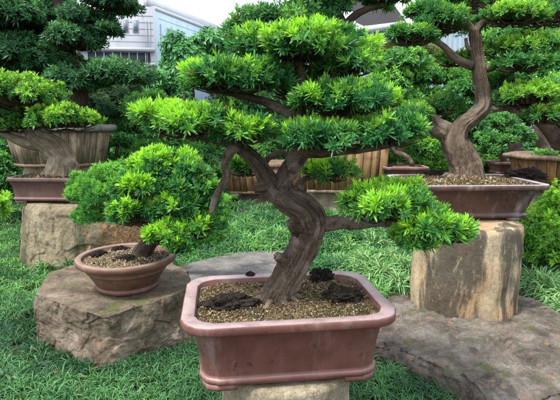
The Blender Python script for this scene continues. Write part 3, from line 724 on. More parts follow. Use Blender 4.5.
br = [
    (hang, dict(seg=16, step=.01, rough=.22, seed=3)),
    (right, dict(seg=22, step=.01, rough=.2, seed=4, ridge=.08)),
    (L4(Yb, (298, 118, 5.5), (280, 108, 5), (258, 100, 4.2), (232, 93, 3.2), (200, 88, 1.6)), dict(seg=14, step=.012, rough=.2, seed=5)),
    (L4(Yb, (297, 150, 6), (315, 153, 5.5, -.05), (345, 150, 5, -.1), (375, 146, 4, -.12), (405, 142, 2.5, -.12)), dict(seg=16, step=.012, rough=.2, seed=6)),
    (L4(Yb, (299, 122, 5.5), (320, 118, 5), (348, 114, 4.2, -.03), (380, 108, 3, -.03), (400, 104, 1.6)), dict(seg=14, step=.012, rough=.2, seed=7)),
    (L4(Yb, (301, 92, 5), (322, 82, 4.4), (345, 74, 3.6), (365, 68, 2)), dict(seg=14, step=.012, rough=.2, seed=8)),
    (L4(Yb, (301, 90, 5), (285, 78, 4), (262, 70, 3), (242, 64, 2)), dict(seg=14, step=.012, rough=.2, seed=9)),
    (L4(Yb, (283, 192, 5), (292, 196, 5, .05), (300, 190, 3.8, .12), (303, 180, 3.4, .18), (318, 177, 2.6, .2), (338, 174, 1.6, .2)), dict(seg=12, step=.01, rough=.2, seed=10)),
    (L4(Yb, (262, 168, 4, .02), (268, 158, 3.4, .06), (280, 153, 3, .1), (292, 155, 2, .1)), dict(seg=12, step=.01, rough=.2, seed=12)),
]
for k, q in enumerate([((300, 232, 8, -.02), (293, 226, 5.5, -.09), (290, 223, 4.5, -.115)), ((286, 262, 7, -.03), (279, 257, 4.5, -.085), (277, 256, 4, -.10)), ((268, 186, 7, -.02), (259, 188, 4.5, -.04), (254, 189, 3.6, -.05)), ((292, 168, 7, -.03), (299, 163, 4, -.06), (302, 161, 3.2, -.075))]):
    br.append((L4(Yb, *q), dict(seg=24, step=.004, rough=.25, seed=140 + k, fine=.1)))
def root_fan(c, zs, r, n, seed, reach=2.0, high=.12, a0=0):
    rr = np.random.default_rng(seed); out = []
    for k in range(n):
        a = a0 + 6.283 * k / n + rr.normal(0, .18); q = rr.uniform(.8, 1.2); e = reach * rr.uniform(.8, 1.15)
        d = np.array([math.cos(a), math.sin(a)])
        out.append([(c[0] + d[0] * r * m, c[1] + d[1] * r * m, zs + z * q, w * r) for m, z, w in ((.5, .0, .2), (.85, .012, .2), (1.1, .008, .17), (1 + (e - 1) * .6, -.002, .12), (e, -.022, .06))])
    return out
def pad(px, py, hw, hh, Y, n, ry=None, **k):
    c, r = px_pad(px, py, hw, hh, Y, ry); return dict(c=c, r=r, n=n, **k)
pads = [pad(302, 56, 70, 17, 2.34, 560, .34), pad(348, 68, 32, 11, 2.25, 150, .2), pad(266, 45, 28, 10, 2.4, 110), pad(230, 82, 53, 14, 2.2, 300, .24), pad(352, 104, 60, 13, 2.2, 320, .24), pad(196, 127, 56, 13, 2.12, 320, .26), pad(156, 120, 29, 11, 2.16, 90, .16),
        pad(242, 136, 30, 12, 2.06, 160, .15), pad(322, 141, 46, 12, 2.06, 260, .22), pad(390, 136, 38, 13, 2.12, 210, .22), pad(330, 175, 24, 9, 2.46, 90, .14), pad(245, 170, 20, 9, 2.5, 70, .12),
        pad(386, 209, 48, 20, 2.0, 290, .2, fl=(.15, 1.1)), pad(424, 227, 36, 16, 1.98, 200, .17, fl=(.15, 1.1)), pad(452, 235, 24, 8, 1.98, 80, .1, fl=(.2, 1.1)), pad(416, 243, 26, 5, 1.95, 70, .1, fl=(.2, 1.1)), pad(300, 90, 38, 14, 2.45, 160, .25, fl=(0, .7))]
bonsai('bonsai_tree', 'big bonsai with a thick twisted brown trunk in the red brown pot in front', None, tuple(at(275, 305, Yb)),
       [(tr, dict(seg=110, step=.005, rough=.2, seed=1, ridge=.12, nmax=320, knots=12, fine=.1, flare=.5)), (fork_r, dict(seg=60, step=.006, rough=.2, seed=13, ridge=.1, knots=6, fine=.09))],
       br, root_fan(at(275, 303, Yb)[:2], soil1 - .004, .085, 9, 5, 1.9, .10, .3), pads, 'bark', dict(nl=21, L=.045, W=.0074, th=(6, 80), droop=.03, old=(.035, .18, .06), new=(.30, .62, .035), stem=.026, seg=4, jit=.1), .0022, dens=2.1)

# =================================================================== RIGHT BONSAI
Yr = 4.25
tr = L4(Yr, (466, 184, 17), (465, 174, 15.5), (463, 163, 14.5), (459, 150, 14.5), (456, 139, 13), (462, 126, 10.5), (473, 117, 9.2), (483, 106, 8.8), (483, 93, 7.8), (480, 78, 7.6), (478, 60, 7.0), (476, 45, 6.4), (475, 32, 5.4), (482, 23, 3.6), (492, 16, 2.8), (510, 9, 2.2), (530, 2, 1.5))
tr = [q[:3] + (q[3] * (.97 if q[2] < 1.45 else .86),) for q in tr]
stub = L4(Yr, (455, 140, 10), (447, 130, 8), (440, 124, 6), (436, 119, 4), (434, 115, 2))
br = [
    (L4(Yr, (452, 136, 8), (438, 131, 6.5), (428, 126, 5), (420, 121, 3.5), (408, 118, 2)), dict(seg=14, step=.02, rough=.2, seed=21)),
    (L4(Yr, (472, 66, 5), (462, 62, 4.2), (452, 56, 3.6), (444, 47, 2.8), (434, 41, 2.2), (420, 38, 1.6), (404, 38, 1)), dict(seg=14, step=.02, rough=.2, seed=22)),
    (L4(Yr, (480, 70, 4.5), (492, 67, 3.8), (502, 62, 3.2), (512, 58, 2.2), (535, 56, 1.4)), dict(seg=14, step=.02, rough=.2, seed=23)),
    (L4(Yr, (484, 108, 3.5), (498, 109, 2.8), (514, 107, 2.2), (535, 104, 1.4)), dict(seg=12, step=.02, rough=.2, seed=24)),
    (L4(Yr, (474, 32, 4), (466, 22, 3.2), (460, 14, 2.6), (444, 10, 1.6)), dict(seg=12, step=.02, rough=.2, seed=25)),
    (L4(Yr, (476, 50, 3), (468, 48, 2), (466, 38, 1.5)), dict(seg=8, step=.02, rough=.2, seed=26)),
]
pads = [pad(412, 39, 27, 7, 4.2, 240, .28), pad(440, 25, 30, 10, 4.3, 300, .34), pad(424, 14, 18, 6, 4.3, 100, .2), pad(452, 8, 36, 9, 4.5, 220, .3, fl=(0, .5)), pad(522, 52, 34, 11, 4.2, 320, .35), pad(520, 66, 30, 7, 4.1, 160, .25, fl=(0, .6)), pad(528, 100, 34, 12, 4.1, 320, .35),
        pad(545, 118, 22, 9, 4.0, 120, .2), pad(405, 116, 24, 10, 4.3, 220, .3), pad(440, 108, 22, 10, 4.7, 120, .3, fl=(0, .6)), pad(490, 2, 40, 8, 4.6, 200, .4, fl=(0, .4)), pad(512, 18, 34, 8, 4.1, 260, .3), pad(500, 84, 18, 6, 4.5, 90, .2), pad(545, 18, 34, 12, 4.8, 220, .4, fl=(0, .5)), pad(452, 62, 16, 6, 4.5, 60, .2, fl=(0, .7))]
bonsai('bonsai_tree', 'tall bonsai with swollen pale brown trunk base in the maroon pot on the stone drum', None, tuple(at(465, 172, Yr)),
       [(tr, dict(seg=80, step=.01, rough=.22, seed=20, ridge=.07, nmax=300, knots=14, fine=.07, flare=.25))], br + [(stub, dict(seg=28, step=.012, rough=.25, seed=27, fine=.06))],
       root_fan((at(462, 172, Yr)[0], 4.25), soil2 - .01, .145, 11, 6, 1.4, .10, .2), pads, 'bark_red',
       dict(nl=15, L=.056, W=.011, th=(6, 76), droop=.05, old=(.045, .19, .055), new=(.27, .54, .05), stem=.03, seg=3), .004, dens=1.9)

# =================================================================== LEFT BONSAI on the big stone
Yl = 5.47
tr = L4(Yl, (62, 186, 19), (62, 176, 17), (62, 165, 14), (60, 154, 12), (52, 147, 11), (40, 141, 8), (32, 132, 6.5), (29, 118, 5.5), (33, 104, 4.5), (42, 96, 3.2), (50, 92, 2))
br = [(L4(Yl, (46, 146, 7), (32, 144, 5.5), (18, 140, 4.5), (4, 134, 3.5), (-12, 130, 2)), dict(seg=14, step=.03, rough=.2, seed=31)), (L4(Yl, (32, 120, 3.6), (46, 116, 3), (64, 114, 2)), dict(seg=10, step=.03, rough=.2, seed=32))]
roots = root_fan((at(62, 178, Yl)[0], 5.47), soil3 - .02, .19, 9, 7, 1.2, .2)
pads = [pad(28, 99, 44, 20, 5.4, 900, .5), pad(-10, 112, 30, 18, 5.3, 360, .4), pad(66, 122, 36, 15, 5.3, 800, .42), pad(40, 120, 28, 14, 5.5, 420, .35), pad(10, 126, 26, 9, 5.4, 260, .3, fl=(0, .7))]
bonsai('bonsai_tree', 'bonsai with flared grey roots and low bright green crown in the dull purple pot', None, tuple(at(60, 180, Yl)), [(tr, dict(seg=72, step=.014, rough=.25, seed=30, ridge=.14, fine=.08, knots=6, flare=.38, lobes=5))], br, roots, pads, 'bark_grey',
       dict(nl=14, L=.06, W=.019, th=(8, 84), droop=.12, old=(.05, .19, .035), new=(.28, .55, .045), stem=.03, seg=2), .004)

# =================================================================== SMALL BONSAI in the round pot
Ys = 3.47
tr = L4(Ys, (141, 256, 9), (143, 250, 8.5), (150, 243, 7.5), (158, 236, 6.5), (160, 224, 5), (154, 208, 4.2), (150, 190, 3.4), (152, 172, 2.4), (156, 160, 1.5))
br = [(L4(Ys, (158, 230, 4), (140, 224, 3.2), (124, 218, 2)), dict(seg=10, step=.02, rough=.2, seed=41)), (L4(Ys, (158, 222, 4), (176, 216, 3), (196, 214, 1.8)), dict(seg=10, step=.02, rough=.2, seed=42)), (L4(Ys, (156, 238, 3.5), (166, 238, 3), (178, 238, 2)), dict(seg=10, step=.02, rough=.2, seed=43))]
pads = [pad(164, 171, 34, 17, 3.55, 240, .26), pad(142, 191, 27, 15, 3.35, 180, .2), pad(186, 191, 31, 22, 3.45, 270, .24, fl=(0, .7)), pad(136, 215, 27, 16, 3.28, 200, .2), pad(170, 210, 36, 22, 3.35, 310, .22, fl=(0, .9)), pad(201, 206, 20, 22, 3.45, 200, .2, fl=(0, .6)), pad(166, 237, 22, 11, 3.18, 100, .13, fl=(.1, 1.1)), pad(192, 230, 25, 16, 3.3, 150, .16, fl=(0, .9)), pad(179, 248, 15, 7, 3.14, 45, .09, fl=(.1, 1.1))]
bonsai('bonsai_tree', 'small dense bonsai leaning in the round terracotta pot on the rock', None, tuple(at(141, 252, Ys)), [(tr, dict(seg=24, step=.012, rough=.2, seed=40, ridge=.1))], br, [], pads, 'bark_dark',
       dict(nl=20, L=.064, W=.0125, th=(5, 76), droop=.04, old=(.035, .18, .06), new=(.30, .62, .035), stem=.03, seg=4), .003, dens=1.6)

# =================================================================== JUNIPER-LIKE SOFT SHRUB behind it
def fine_pads(mb, pads_, nl=8, L=.03, W=.006, **kw):
    for k, (c, r, n, low) in enumerate(pads_):
        P, D, fl = pad_points(c, r, n, 300 + k, low, .35, freq=3.2, inner=.6); tufts(mb, P, D, nl, L, W, flush=fl, seg=2, th=(10, 70), droop=.1, stem=.02, **kw)
def ppad(px, py, hw, hh, Y, n, low=-.8, ry=None):
    c, r = px_pad(px, py, hw, hh, Y, ry); return c, r, n, low
def shrub(name, label, base, stems, pads_, bm='bark_dark', group=None, mkey='soft', cat='shrub', **kw):
    t = thing(name, label, cat, base, group)
    b = MB()
    for k, q in enumerate(stems): limb(b, q, 10, .03, .2, 70 + k)
    b.build('trunk', M[bm], t, True)
    b = MB(); fine_pads(b, pads_, **kw); b.build('crown', M[mkey], t)
    return t
JP = [ppad(98, 196, 30, 26, 4.45, 3600), ppad(88, 217, 20, 15, 4.4, 1500), ppad(112, 178, 22, 16, 4.5, 1600), ppad(84, 186, 16, 13, 4.5, 1000), ppad(214, 222, 18, 22, 4.5, 2200), ppad(200, 240, 22, 12, 4.5, 1200), ppad(206, 196, 16, 14, 4.6, 900)]
shrub('soft_shrub', 'feathery light green shrub behind the small bonsai, spreading over the big stone', (-1.12, 4.62, 0), [L4(4.6, (165, 268, 7), (160, 235, 6), (130, 215, 5), (105, 205, 3)), L4(4.6, (162, 240, 5), (185, 235, 4), (210, 228, 3)), L4(4.6, (165, 250, 5), (192, 246, 3), (204, 240, 2))], JP, nl=9, L=.036, W=.006, old=(.05, .21, .04), new=(.2, .5, .07))

# =================================================================== GRASS
def inside(P, poly):
    poly = np.asarray(poly); x, y = P[:, 0], P[:, 1]; c = np.zeros(len(P), bool); j = len(poly) - 1
    for i in range(len(poly)):
        xi, yi = poly[i]; xj, yj = poly[j]
        hit = ((yi > y) != (yj > y)) & (x < (xj - xi) * (y - yi) / (yj - yi + 1e-12) + xi); c ^= hit; j = i
    return c
solid = [path_poly, far_path, slab_foot, rock_foot, oval(-2.3, 5.52, .74, .5), oval(.03, 2.25, .31, .31)]
def grass_pts(x0, x1, y0, y1, dens, rng=R):
    n = int((x1 - x0) * (y1 - y0) * dens); P = np.stack([rng.uniform(x0, x1, n), rng.uniform(y0, y1, n), np.zeros(n)], 1)
    m = np.abs(P[:, 0]) < P[:, 1] * .66 + .5
    for s in solid: m &= ~inside(P, s)
    # bare patches
    m &= fbm(P * 1.3 + 5, 12, 3) > -1.05
    P = P[m]; P[:, 2] = -.005 + .03 * np.maximum(0, fbm(P * 1.8, 14, 3)); return P
def grow(mb, P, nl, L, W, seg, old, new, th=(12, 70), droop=.75):
    D = norm(np.array([0, 0, 1.]) + R.normal(0, .22, (len(P), 3)) * [1, 1, .2])
    fl = np.clip(.36 + .75 * fbm(P * 3.4, 15, 3) + R.normal(0, .15, len(P)), 0, 1)
    tufts(mb, P, D, nl, L, W, th, droop, old, new, fl, seg, .01)
b = MB()
GO, GN = (.015, .072, .024), (.09, .25, .075)
grow(b, grass_pts(-2.6, 1.8, 1.9, 4.2, 560), 14, .17, .0050, 4, GO, GN)
grow(b, grass_pts(-4.2, 4.2, 4.2, 7.0, 240), 13, .19, .0075, 3, (.025, .10, .03), (.13, .34, .075))
grow(b, grass_pts(-7, 7, 7.0, 12.5, 90), 11, .25, .014, 2, (.03, .12, .035), (.14, .36, .08))
g = b.build('grass', M['blade']); tag(g, 'dense dark green dwarf lilyturf grass covering the ground', 'grass', kind='stuff')
# taller bank of grass behind the path
b = MB(); P = grass_pts(-2.6, 1.8, 4.9, 8.2, 230); top = np.interp(P[:, 1], [5.5, 6.0, 7.0, 9.0], [.0, .10, .16, .12]); P[:, 2] += top
P = P[fbm(P * 1.9, 33, 3) > -.35]; P[:, 2] += .06 * np.maximum(0, fbm(P * 3, 35, 2)); grow(b, P, 14, .27, .011, 4, (.03, .12, .035), (.15, .37, .09)); tag(b.build('grass_bank', M['blade']), 'raised grass bank behind the grey path', 'grass', kind='stuff')
# variegated long-leaved clumps
lily = [(365, 266, .9), (392, 262, 1), (345, 252, .9), (375, 248, 1), (405, 270, .9), (352, 272, .8), (330, 244, .8), (398, 284, .8), (410, 252, .9), (382, 276, .9), (420, 262, .9), (362, 238, .8), (340, 262, .7)]
proto = None
for k, (px, py, s) in enumerate(lily):
    p = atz(px, py, 0)
    if proto is None:
        proto = thing('lilyturf_clump', 'pale green long bladed clump', 'grass clump', (0, 0, 0), 'pale long bladed grass clumps behind the big pot')
        bb = MB(); n = 34; Q = np.concatenate([R.normal(0, .06, (n, 2)), np.zeros((n, 1))], 1)
        tufts(bb, Q, norm(np.array([0, 0, 1.]) + R.normal(0, .2, (n, 3))), 14, .42, .013, (8, 58), .8, (.07, .22, .06), (.36, .56, .24), None, 4, .01)
        bb.build('foliage', M['blade'], proto); proto.location = (p[0], p[1], 0); proto['label'] = 'pale arching long bladed grass clump growing behind the big pot'
    else:
        copy_thing(proto, (p[0], p[1], 0), k * 1.7, 'pale arching long bladed grass clump growing behind the big pot', s * (1 + .1 * math.sin(k * 5)))
for k, (px, py, s) in enumerate([(545, 290, 1.1), (560, 300, 1), (535, 282, .9), (572, 318, 1), (555, 282, .9), (580, 300, 1)]):
    p = atz(px, py, 0); c = copy_thing(proto, (p[0], p[1], 0), k * 2.1 + .4, 'pale arching long bladed grass clump growing under the glossy hedge', s)
    c['group'] = 'pale long bladed grass clumps under the hedge'

# =================================================================== GLOSSY HEDGE (right) and edge shrub (left)
def leafy(name, label, base, pads_, cat='shrub', mkey='leaf', stems=None, bm='bark_dark', part='foliage', group=None, **kw):
    t = thing(name, label, cat, base, group)
    if stems:
        for k, q in enumerate(stems):
            b = MB(); limb(b, q, 12, .04, .2, 80 + k); b.build('trunk', M[bm], t, True)
    b = MB()
    for k, (c, r, n, low) in enumerate(pads_):
        kk = dict(nl=10, L=.06, W=.025, th=(15, 85), droop=.15, seg=2, stem=.03); kk.update(kw)
        lump = kk.pop('lump', .3); frq = kk.pop('freq', 2.5); fk = kk.pop('fl', (0, 1))
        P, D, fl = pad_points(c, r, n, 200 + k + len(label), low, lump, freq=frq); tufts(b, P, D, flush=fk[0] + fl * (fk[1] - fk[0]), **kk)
    b.build(part, M[mkey], t); return t
c0 = atz(560, 268, 0)
leafy('glossy_hedge', 'bright glossy leaved hedge at the right edge beside the stone drum', (3.0, 5.0, 0), [(np.array([3.15, 5.0, .42]), (.70, .5, .42), 1900, -.9), (np.array([2.78, 4.95, .32]), (.42, .45, .36), 800, -.9), (np.array([3.9, 5.0, .42]), (.7, .5, .42), 700, -.9), (np.array([3.1, 4.85, .22]), (.7, .42, .22), 1100, -.9)],
      'hedge', stems=[[(3.0, 5.2, -.02, .03), (3.05, 5.2, .5, .02)], [(3.5, 5.1, -.02, .03), (3.4, 5.1, .5, .02)]], nl=11, L=.062, W=.024, old=(.05, .2, .03), new=(.30, .62, .05), fl=(.3, 1.2))
leafy('leafy_shrub', 'bright green leafy sprig at the left edge by the big stone', (-2.35, 3.95, 0), [ppad(-4, 212, 14, 14, 4.0, 90, -.5)], stems=[L4(4.0, (-6, 300, 2), (-5, 240, 2), (-4, 215, 1.5))], nl=14, L=.08, W=.018, old=(.05, .2, .03), new=(.3, .6, .05), fl=(.3, 1.1))

# =================================================================== WOODEN TUBS AND THEIR PLINTHS
def tub(name, label, poly, z0, h, taper, m, rim_m, rim_w, rim_h, plank=.11, post=None, bottom=True, group=None):
    """poly: outline of the top, counter-clockwise; one mesh for the planks, one for the rim, one for the base band"""
    poly = np.asarray(poly, float); c = poly.mean(0); t = thing(name, label, 'wooden planter', (c[0], c[1], z0), group)
    b = MB()
    for k in range(len(poly)):
        a, e = poly[k], poly[(k + 1) % len(poly)]; L = np.linalg.norm(e - a); n = max(1, round(L / plank))
        for q in range(n):
            u0, u1 = (q + .035) / n, (q + .965) / n; p0, p1 = a + (e - a) * u0, a + (e - a) * u1
            nrm = np.array([(e - a)[1], -(e - a)[0]]) / L; off = R.uniform(-.004, .004)
            v = []
            for z, s in ((z0 + .03, taper), (z0 + h - rim_h * .8, 1.0)):
                for p, o in ((p0, off), (p1, off), (p1, -.03), (p0, -.03)):
                    pp = c + (p + nrm * o - c) * s; v.append((pp[0], pp[1], z))
            v = np.array(v); tint = np.ones(3) * R.uniform(.65, 1.2)
            b.add(v, [(0, 1, 5, 4), (1, 2, 6, 5), (2, 3, 7, 6), (3, 0, 4, 7), (4, 5, 6, 7), (3, 2, 1, 0)], col=tint, bark=v + R.uniform(0, 9, 3))
    b.build('planks', M[m], t)
    def band(nm, zz, sc, mm):
        b = MB(); rings = []
        for z, o in zz: rings.append(np.concatenate([c + (poly - c) * sc + norm(poly - c) * o, np.full((len(poly), 1), z)], 1))
        rings = [np.concatenate([np.linspace(r[i], r[(i + 1) % len(r)], 8, endpoint=False) for i in range(len(r))]) for r in rings]
        ring_mesh(b, rings, True, True); return b.build(nm, M[mm], t)
    band('rim', [(z0 + h - rim_h, rim_w * .3), (z0 + h - rim_h * .8, rim_w * .85), (z0 + h - rim_h * .4, rim_w), (z0 + h - rim_h * .12, rim_w * .85), (z0 + h, rim_w * .5), (z0 + h, -.05)], 1.0, rim_m)
    band('base_band', [(z0, .0), (z0 + .012, .012), (z0 + .035, .012), (z0 + .045, .0)], taper, 'rim_brown')
    return t
def rect(cx, cy, w, d, rz, cham=0):
    hw, hd = w / 2, d / 2
    p = [(hw, -hd), (hw, hd), (-hw, hd), (-hw, -hd)] if not cham else [(hw - cham, -hd), (hw, -hd + cham), (hw, hd - cham), (hw - cham, hd), (-hw + cham, hd), (-hw, hd - cham), (-hw, -hd + cham), (-hw + cham, -hd)]
    q = rot(np.array(p), math.radians(rz)); return q + [cx, cy]
def plinth(label, cx, cy, a, b_, h, seed, m='plinth'):
    b = MB(); rock_poly(b, oval(cx, cy, a, b_, sd=seed), oval(cx, cy, a * .92, b_ * .92, sd=seed), h, -.05, n=120, K=20, amp=.03, facet=.03, seed=seed, edge=.03, dome=0)
    return tag(b.build('rough_plinth', M[m], None, True), label, 'stone plinth')
pA = at(60, 140, 7.3)
tub('plank_tub', 'large weathered plank tub with thick rounded grey rim behind the left bonsai', rect(pA[0], 7.3, 1.42, 1.0, 6, .3), .93, .60, .86, 'wood_grey', 'rim_grey', .09, .10, .12)
plinth('rough stone block under the weathered plank tub', pA[0], 7.35, .6, .42, .94, 61)
pB = at(283, 180, 9.0)
tub('plank_box', 'wide low golden plank box behind the main trunk', rect(pB[0], 9.0, 2.15, .9, 0), .28, .55, .92, 'wood_gold', 'rim_brown', .05, .07, .13)
plinth('long low stone block under the wide golden plank box', pB[0], 9.05, .85, .42, .29, 62, 'rock')
pC = at(345, 170, 7.6)
tub('plank_box', 'tall golden plank box with a corner post, right of the main trunk', rect(pC[0], 7.6, 1.25, .8, -4), .50, .78, .93, 'wood_gold', 'rim_brown', .04, .06, .13)
plinth('stone block under the tall golden plank box', pC[0], 7.65, .55, .36, .51, 63)
pE = at(566, 170, 5.75)
tub('plank_tub', 'orange brown many sided plank tub with wide brown rim at the right edge', rect(pE[0] + .06, 5.95, 1.15, 1.0, 4, .3), .77, .42, .86, 'wood_orange', 'rim_brown', .08, .06, .1)
plinth('stone block under the orange brown plank tub', pE[0] + .06, 5.98, .45, .38, .78, 64)
# small pots in the middle distance
def small_pot(label, px, py, Y, w, d, h, m='clay_dull', seed=70):
    p = at(px, py, Y); zz = p[2] - h
    plinth('stone block under the ' + label.split(',')[0], p[0], Y + .03, w * .38, d * .40, zz + .01, seed, 'rock')
    t, s = rect_pot('rectangular_pot', label, None, (p[0], Y, zz), w, d, h, 0, m, rim=.035, flare=.035, foot_in=.06, r=.05, mound=.03, npeb=0, foot_h=.015); return p, zz + h
s1, z1_ = small_pot('narrow reddish pot, right of the tall plank box', 404, 166, 7.2, .66, .45, .17, 'clay_red', 71)
s2, z2_ = small_pot('small reddish pot beside the orange brown plank tub', 507, 161, 7.0, .5, .4, .20, 'clay_red', 72)

# =================================================================== BACKGROUND TREES
def tree(name, label, trunks, pads_, leaf, bm='bark_dark', base=None, group='trees behind the pots', cat='tree', mkey='leaf', lump=.32, tw=.006):
    q0 = trunks[0][0]; t = thing(name, label, cat, base or q0[:3], group)
    b = MB()
    for k, q in enumerate(trunks): limb(b, q, 14, .06, .2, 90 + k)
    b.build('trunk', M[bm], t, True)
    b = MB()
    for k, (c, r, n, low) in enumerate(pads_):
        kk = dict(leaf); fk = kk.pop('fl', (0, 1))
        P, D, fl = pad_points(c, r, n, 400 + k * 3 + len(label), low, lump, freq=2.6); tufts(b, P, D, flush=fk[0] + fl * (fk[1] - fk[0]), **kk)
        if tw:
            sel = R.random(n) < .15; A = np.asarray(c) + (P - np.asarray(c)) * [.4, .4, .1] - [0, 0, r[2] * .3]; twigs(b, A[sel], P[sel], tw)
    b.build('crown', [M[mkey], M['twig']], t); return t
DARK = dict(nl=9, L=.085, W=.024, th=(15, 85), droop=.15, seg=2, stem=.05, old=(.03, .12, .05), new=(.10, .27, .10), fl=(0, 1))
MID = dict(nl=9, L=.10, W=.028, th=(15, 85), droop=.15, seg=2, stem=.06, old=(.05, .2, .05), new=(.19, .45, .07))
YEL = dict(nl=9, L=.09, W=.026, th=(12, 80), droop=.12, seg=2, stem=.05, old=(.05, .2, .04), new=(.26, .54, .05))
# dark old tree in the weathered tub
Yd = 7.2
tree('podocarpus_tree', 'large dark layered tree growing from the weathered plank tub, upper left', [L4(Yd, (80, 132, 9), (80, 115, 8.5), (80, 95, 8), (76, 75, 7.5), (68, 55, 7), (62, 35, 7), (61, 12, 7), (60, -15, 6), (58, -50, 4)),
    L4(Yd, (66, 52, 4), (48, 44, 3.5), (26, 34, 3), (0, 30, 2)), L4(Yd, (80, 92, 4), (98, 86, 3.2), (114, 83, 2), (126, 82, 1)), L4(Yd, (62, 22, 4), (84, 24, 3), (98, 20, 2), (110, 14, 1)), L4(Yd, (76, 76, 4), (55, 70, 3), (25, 66, 2), (0, 64, 2))],
    [ppad(112, 6, 24, 10, 7.2, 1300, -.5, .6), ppad(88, 24, 22, 10, 7.2, 800, -.5, .6), ppad(108, 32, 8, 5, 7.0, 130, -.6, .3), ppad(24, 20, 32, 16, 7.0, 1500, -.5, .8), ppad(-10, 28, 26, 18, 7.0, 900, -.5, .6), ppad(52, 14, 20, 14, 7.5, 700, -.5, .5), ppad(76, 45, 26, 14, 7.0, 1300, -.5, .6),
     ppad(20, 56, 40, 18, 7.2, 1900, -.6, .7), ppad(56, 68, 32, 14, 7.4, 1200, -.6, .6), ppad(112, 76, 38, 11, 7.0, 1600, -.5, .7), ppad(128, 80, 22, 8, 6.9, 600, -.5, .4), ppad(70, 84, 30, 11, 6.9, 900, -.5, .5), ppad(10, 78, 36, 14, 7.4, 900, -.6, .6), ppad(50, 35, 40, 24, 7.8, 1300, -.7, .5), ppad(60, -30, 90, 26, 7.4, 1400, -.5, 1.0)], DARK, base=tuple(at(80, 130, Yd)))
# vine-draped mass
tree('vine_covered_tree', 'rounded tree smothered in bright drooping vine leaves in front of the pale blue building', [[(*at(190, 200, 10.5)[:2], -.02, .12), (*at(190, 120, 10.5)[:2], 1.6, .1), (*at(190, 60, 10.5)[:2], 2.8, .07)]],
    [ppad(188, 72, 26, 34, 10.3, 1900, -.9, .8), ppad(172, 94, 20, 32, 10.2, 1400, -.9, .8), ppad(210, 46, 18, 12, 10.4, 600, -.8, .5), ppad(222, 60, 20, 26, 10.6, 700, -.9, .6), ppad(160, 120, 26, 30, 10.4, 900, -.9, .6)],
    dict(nl=7, L=.12, W=.055, th=(35, 110), droop=.5, seg=2, stem=.08, old=(.045, .19, .07), new=(.14, .40, .12), fl=(.1, 1)), lump=.35)
# dark tree behind the top of the main bonsai
tree('layered_tree', 'dark trunked layered tree rising behind the top of the main bonsai', [L4(10, (345, 200, 7), (345, 120, 7), (343, 60, 7), (340, 30, 8), (334, 16, 7), (326, 5, 5), (318, -10, 4)), L4(10, (341, 34, 5), (352, 18, 4), (366, 10, 3), (386, 4, 2)), L4(10, (336, 20, 4), (322, 22, 3), (300, 24, 2))],
    [ppad(340, -8, 50, 10, 10, 1500, -.5, .9), ppad(306, 24, 30, 10, 10, 700, -.5, .7), ppad(268, 22, 28, 14, 10.3, 700, -.6, .7), ppad(246, 34, 22, 12, 10.4, 500, -.7, .5), ppad(318, 10, 28, 10, 10, 500, -.5, .6), ppad(390, 0, 22, 6, 10, 450, -.5, .6), ppad(300, 50, 60, 22, 10.6, 1000, -.8, .7)],
    dict(nl=9, L=.13, W=.032, th=(15, 85), droop=.15, seg=2, stem=.07, old=(.04, .16, .045), new=(.15, .38, .07), fl=(0, 1)))
tree('layered_tree', 'mid green layered tree between the main bonsai and the right one', [L4(8.6, (400, 205, 5), (402, 150, 5), (396, 100, 4), (402, 70, 3))],
    [ppad(402, 66, 30, 12, 8.8, 800, -.6, .7), ppad(396, 84, 34, 14, 8.6, 900, -.6, .6), ppad(430, 80, 26, 12, 8.6, 600, -.6, .6), ppad(410, 104, 36, 12, 8.5, 800, -.6, .6), ppad(440, 118, 26, 12, 8.6, 400, -.7, .5)], MID)
shrub('fine_leaved_shrub', 'tan and green fine leaved rounded tree top below the corrugated house', tuple(at(400, 200, 11)[:2]) + (0,), [[(*at(400, 200, 11)[:2], -.02, .08), (*at(400, 100, 11)[:2], 2.6, .05)]],
      [ppad(400, 56, 36, 15, 11, 3500, -.8), ppad(430, 64, 26, 14, 11, 1800, -.8)], nl=6, L=.09, W=.014, old=(.12, .15, .06), new=(.28, .36, .16), cat='tree')
tree('layered_tree', 'green layered tree behind the right bonsai', [L4(7.8, (520, 210, 6), (515, 150, 6), (512, 90, 5), (520, 50, 4), (530, 10, 3))],
    [ppad(505, 44, 32, 16, 7.8, 900, -.6, .7), ppad(500, 82, 30, 16, 7.8, 800, -.6, .6), ppad(545, 76, 34, 18, 7.8, 900, -.6, .7), ppad(575, 40, 30, 22, 7.8, 600, -.6, .6), ppad(470, 92, 24, 12, 8, 400, -.6, .5), ppad(590, 95, 40, 20, 7.8, 600, -.6, .6)], dict(MID, fl=(0, .8)))
tree('pine_tree', 'tall reddish trunked tree at the top right corner', [L4(8.8, (545, 210, 7), (543, 120, 7), (541, 60, 7), (544, 20, 7), (550, -20, 6), (555, -60, 4)), L4(8.8, (544, 26, 3.5), (520, 30, 2.6), (496, 26, 1.6))],
    [ppad(515, 14, 36, 14, 9, 1300, -.5, .8), ppad(470, 4, 42, 14, 9.2, 1300, -.5, .8), ppad(570, 4, 34, 18, 8.8, 1000, -.5, .8), ppad(500, 28, 40, 14, 9.6, 1000, -.7, .8), ppad(550, 30, 34, 16, 9.6, 900, -.7, .8), ppad(510, -30, 90, 20, 9, 1300, -.5, 1.0)], dict(DARK, L=.11, W=.024, new=(.07, .2, .06)), bm='bark_red')
